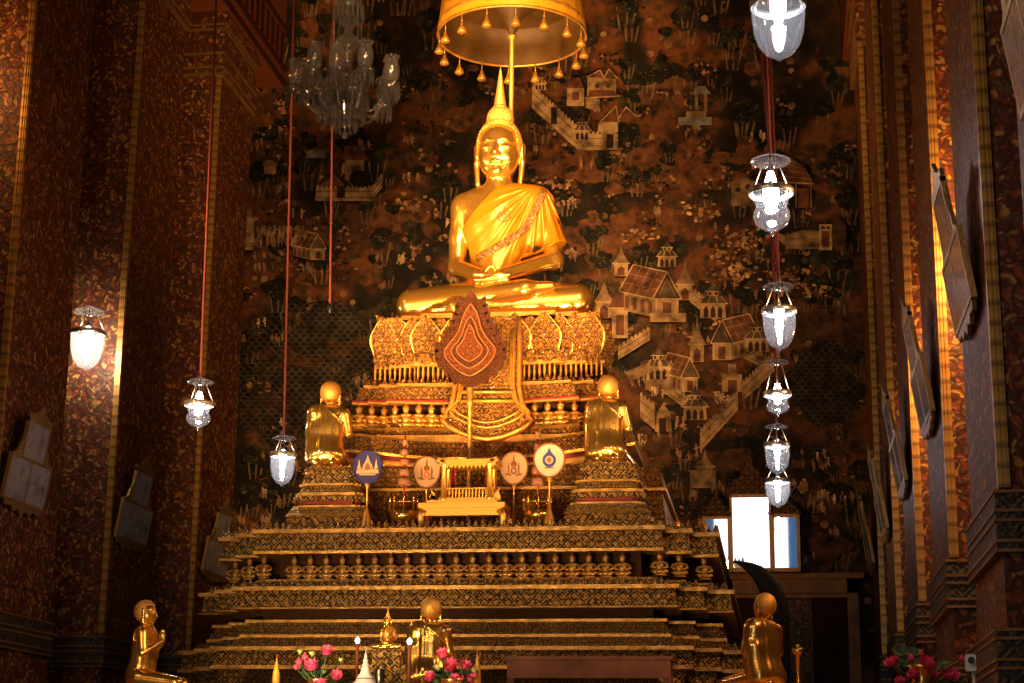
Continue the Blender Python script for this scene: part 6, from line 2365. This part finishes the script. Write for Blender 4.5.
bouquet(17.5, 318, [(327, 654, 7.5, 0.9, 0.2), (313, 670, 9.5, 0.7, -0.2), (336, 678, 7.5, 1.0, 0.3), (320, 688, 8, 0.7, 0)], [(299, 663, 5), (305, 658, 5), (296, 668, 4)], [(324, 672, 4), (341, 660, 4), (300, 652, 4), (312, 654, 5)], 'pink lotus bouquet beside the left yellow spire offering')
bouquet(17.5, 452, [(443.5, 657, 7.5, 0.8, -0.2), (450.5, 669, 9.5, 1.0, 0.1), (465, 668, 7, 0.9, 0.4), (432, 679, 7, 1.1, -0.3), (455, 682, 7, 0.8, 0), (470, 681, 6, 0.9, 0.5)], [(462, 679, 4), (475, 676, 4)], [(474, 671, 4), (438, 669, 4)], 'pink lotus bouquet in front of the middle kneeling disciple')
bouquet(15.6, 922, [(894, 667, 9, 0.6, -0.8), (926, 668, 9.5, 0.9, 0.1), (949, 679, 10, 0.9, 0.3), (914, 678, 7, 0.8, -0.3), (900, 685, 7, 0.6, 0)], [(911, 660, 5), (936, 676, 5), (962, 660, 4), (921, 655, 4)], [(908, 668, 4), (945, 664, 4), (968, 681, 4), (921, 651, 3)], 'pink lotus bouquet at the lower right corner by the white camera')

# support table for the right bouquet and camera
tb = P(930, 700, 15.6)
t = thing('side_table', 'small dark table under the right lotus bouquet', 'table', (tb.x, 15.6, 0))
m = MB()
m.box((tb.x - 0.5, 15.2, DZ - 0.08), (XR - 0.2, 16.05, DZ))
m.build('table_top', 'redwood', t)
for dx in (-0.42, XR - 0.28 - tb.x):
    for yy_ in (15.3, 15.95):
        m = MB()
        m.lathe([(0.04, 0), (0.03, DZ * 0.5), (0.045, DZ - 0.08)], (tb.x + dx, yy_, 0), 10)
        m.build('leg', 'redwood', t)
q = P(970.5, 663, 12.7)
t = thing('security_camera', 'small white camera with a black round lens on a thin white pole', 'camera', (q.x, 12.7, 0))
s = 12.7 / FOC
m = MB()
w, h = 4.8 * s, 8 * s
m.prism([(q.x - w, q.z - h * 0.8), (q.x - w * 0.8, q.z - h), (q.x + w * 0.8, q.z - h), (q.x + w, q.z - h * 0.8), (q.x + w, q.z + h * 0.8), (q.x + w * 0.8, q.z + h), (q.x - w * 0.8, q.z + h), (q.x - w, q.z + h * 0.8)], 12.66, 12.74)
m.build('body', 'white', t)
m = MB()
m.prism([(q.x + 3.2 * s * math.cos(a), q.z + 2.2 * s + 3.2 * s * math.sin(a)) for a in np.linspace(0, 2 * PI, 24, endpoint=False)], 12.635, 12.67)
m.build('lens', 'black', t)
m = MB()
m.lathe([(0.1, 0), (0.1, 0.03), (0.012, 0.05), (0.012, q.z - h)], (q.x + 0.02, 12.72, 0), 10)
m.build('pole', 'white', t)

# red bench in front of the throne
RYb = 20.6
a, b = P(505, 656, RYb), P(672, 656, RYb)
zt_, zb_ = P(590, 656, RYb).z, P(590, 678, RYb).z
bn = thing('red_bench', 'long dark red wooden bench at the foot of the throne', 'bench', ((a.x + b.x) / 2, RYb, DZ))
m = MB()
m.box((a.x, RYb, zt_ - 0.04), (b.x, RYb + 0.5, zt_))
m.build('seat', 'bench_red', bn)
m = MB()
m.box((a.x + 0.02, RYb + 0.02, zb_), (b.x - 0.02, RYb + 0.05, zt_ - 0.04))
m.build('front_panel', 'bench_red', bn)
for x in (a.x + 0.06, b.x - 0.06):
    for yy_ in (RYb + 0.1, RYb + 0.44):
        m = MB()
        m.box((x - 0.04, yy_ - 0.04, DZ), (x + 0.04, yy_ + 0.04, zt_ - 0.04))
        m.build('leg', 'bench_red', bn)

# candlestick and black curved horn by the right disciple
Y = 19.6
c = P(797.5, 648, Y)
t = thing('candlestick', 'thin golden candlestick right of the disciple before the door', 'candlestick', (c.x, Y, DZ))
m = MB()
L_ = c.z - DZ
m.lathe([(0.09, 0), (0.08, 0.03), (0.03, 0.07), (0.028, L_ * 0.3), (0.045, L_ * 0.35), (0.024, L_ * 0.42), (0.024, L_ * 0.88), (0.055, L_ * 0.92), (0.06, L_), (0.03, L_)], (c.x, Y, DZ), 16)
m.build('stem', 'gold_old', t)
m = MB()
m.lathe([(0.02, L_), (0.02, L_ + 0.03), (0.0, L_ + 0.04)], (c.x, Y, DZ), 10)
m.build('candle', 'yellow', t)
Y = 21.0
s = Y / FOC
ctr = [(733, 561.5, 0.6), (741, 563.5, 2.6), (749, 567, 5), (757, 572, 7.6), (764, 579, 9.6), (770, 588, 11), (775, 600, 11.5), (778, 615, 11), (779.5, 640, 10.5), (780, 670, 10.5), (780, 705, 11)]
c0 = P(780, 700, Y)
m = MB()
pts = [P(x, y, Y) for x, y, r in ctr]
m.tube(pts, [r * s for x, y, r in ctr], 12)
for i in range(len(m.v)):
    x, y, z = m.v[i]
    m.v[i] = (x, Y + (y - Y) * 0.45, z)
t = thing('curved_horn_ornament', 'black curved horn shaped ornament rising behind the disciple before the door', 'ornament', (c0.x, Y, DZ))
m.build('horn', 'horn', t)
m = MB()
m.lathe([(0.2, DZ), (0.2, DZ + 0.06), (0.15, DZ + 0.12), (0.13, DZ + 0.2)], (pts[-1].x, Y, 0), 16)
m.build('foot', 'black', t)
# ------------------------------------------------------------------ lights


def aim(o, tgt):
    o.rotation_euler = (Vector(tgt) - o.location).to_track_quat('-Z', 'Y').to_euler()


def spot(loc, tgt, power, col, angle, blend=0.6, size=0.25):
    l = bpy.data.lights.new('added_mural_spot', 'SPOT')
    l.energy = power
    l.color = col
    l.spot_size = math.radians(angle)
    l.spot_blend = blend
    l.shadow_soft_size = size
    o = bpy.data.objects.new('added_mural_spot', l)
    COL.objects.link(o)
    o.location = loc
    aim(o, tgt)
    return o


def point(loc, power, col, size=0.15):
    l = bpy.data.lights.new('unseen_point_light', 'POINT')
    l.energy = power
    l.color = col
    l.shadow_soft_size = size
    o = bpy.data.objects.new('unseen_point_light', l)
    COL.objects.link(o)
    o.location = loc
    return o


WARM = (1.0, 0.55, 0.21)
ORG = (1.0, 0.48, 0.15)
def flood(loc, tgt, power, col, sx, sy, spread):
    l = bpy.data.lights.new('unseen_flood', 'AREA')
    l.shape = 'RECTANGLE'
    l.size = sx
    l.size_y = sy
    l.energy = power
    l.color = col
    l.spread = math.radians(spread)
    o = bpy.data.objects.new('unseen_flood', l)
    COL.objects.link(o)
    o.location = loc
    aim(o, tgt)
    return o


# banks of warm floodlights low in front of the throne
for x in (-8.2, -0.5):
    flood((x, 15.4, 1.8), (AX, 24.4, 9.5), 205, WARM, 1.6, 0.7, 40)
for x in (-7.0, -5.2, -2.6, -0.9):
    flood((x, 16.0, 1.7), (AX, 23.8, 7.2), 58, ORG, 0.8, 0.4, 38)
flood((AX - 1.2, 14.2, 1.9), (LX, 22.5, 3.9), 75, (1.0, 0.66, 0.32), 3.0, 0.4, 60)  # unseen fill, added to brighten the lower tiers
flood((-3.2, 7.0, 11.0), (AX, 24.6, 10.4), 120, WARM, 2.4, 1.0, 20)  # unseen high front light, added for the canopy and Buddha
flood((-9.35, 18.6, 7.2), (AX, 24.6, 9.6), 70, WARM, 0.35, 1.8, 50)  # unseen strip at the left, added for streak highlights on the gold
flood((0.9, 12.0, 12.4), (AX, 24.6, 9.6), 130, WARM, 0.6, 1.8, 30)  # matching unseen strip, high right, added for the same streaks
# unseen spots added behind the throne, imitating warm spill on the mural
spot((-1.1, 26.6, 4.6), (-1.3, 33, 9.4), 560, ORG, 95, 1.0, 0.2)
spot((-6.9, 26.6, 4.6), (-7.2, 33, 9.0), 130, ORG, 95, 1.0, 0.2)
spot((AX, 27.5, 7.5), (AX, 33, 11), 60, ORG, 110, 1.0, 0.2)
# aisle lamps hidden between the columns
point((2.15, 16.5, 6.4), 420, ORG)
point((2.15, 20.6, 6.1), 260, ORG)
point((2.15, 24.6, 6.0), 50, ORG)
point((-10.9, 20.2, 10.6), 120, ORG)
# unseen fill lights added toward the viewer as warm ambient light
for x, y, z, p in ((-6.5, 8, 7, 260), (-2.0, 8, 7, 210), (-4.2, 2, 8, 190)):
    point((x, y, z), p, (1.0, 0.6, 0.32), 0.4)
w = bpy.data.worlds.new('hall_air')
SC.world = w
w.use_nodes = True
w.node_tree.nodes['Background'].inputs[0].default_value = (0.012, 0.006, 0.003, 1)
for o in bpy.data.objects:
    for k in ('_o', '_local'):
        if k in o:
            del o[k]
SC.view_settings.view_transform = 'Standard'
SC.view_settings.look = 'None'
SC.view_settings.exposure = 0.0
SC.view_settings.gamma = 1.0
SC.view_settings.use_curve_mapping = False
SC.cycles.use_denoising = True
SC.cycles.max_bounces = 8
SC.cycles.transparent_max_bounces = 24
SC.cycles.sample_clamp_indirect = 4.0
SC.cycles.caustics_reflective = False
SC.cycles.caustics_refractive = False
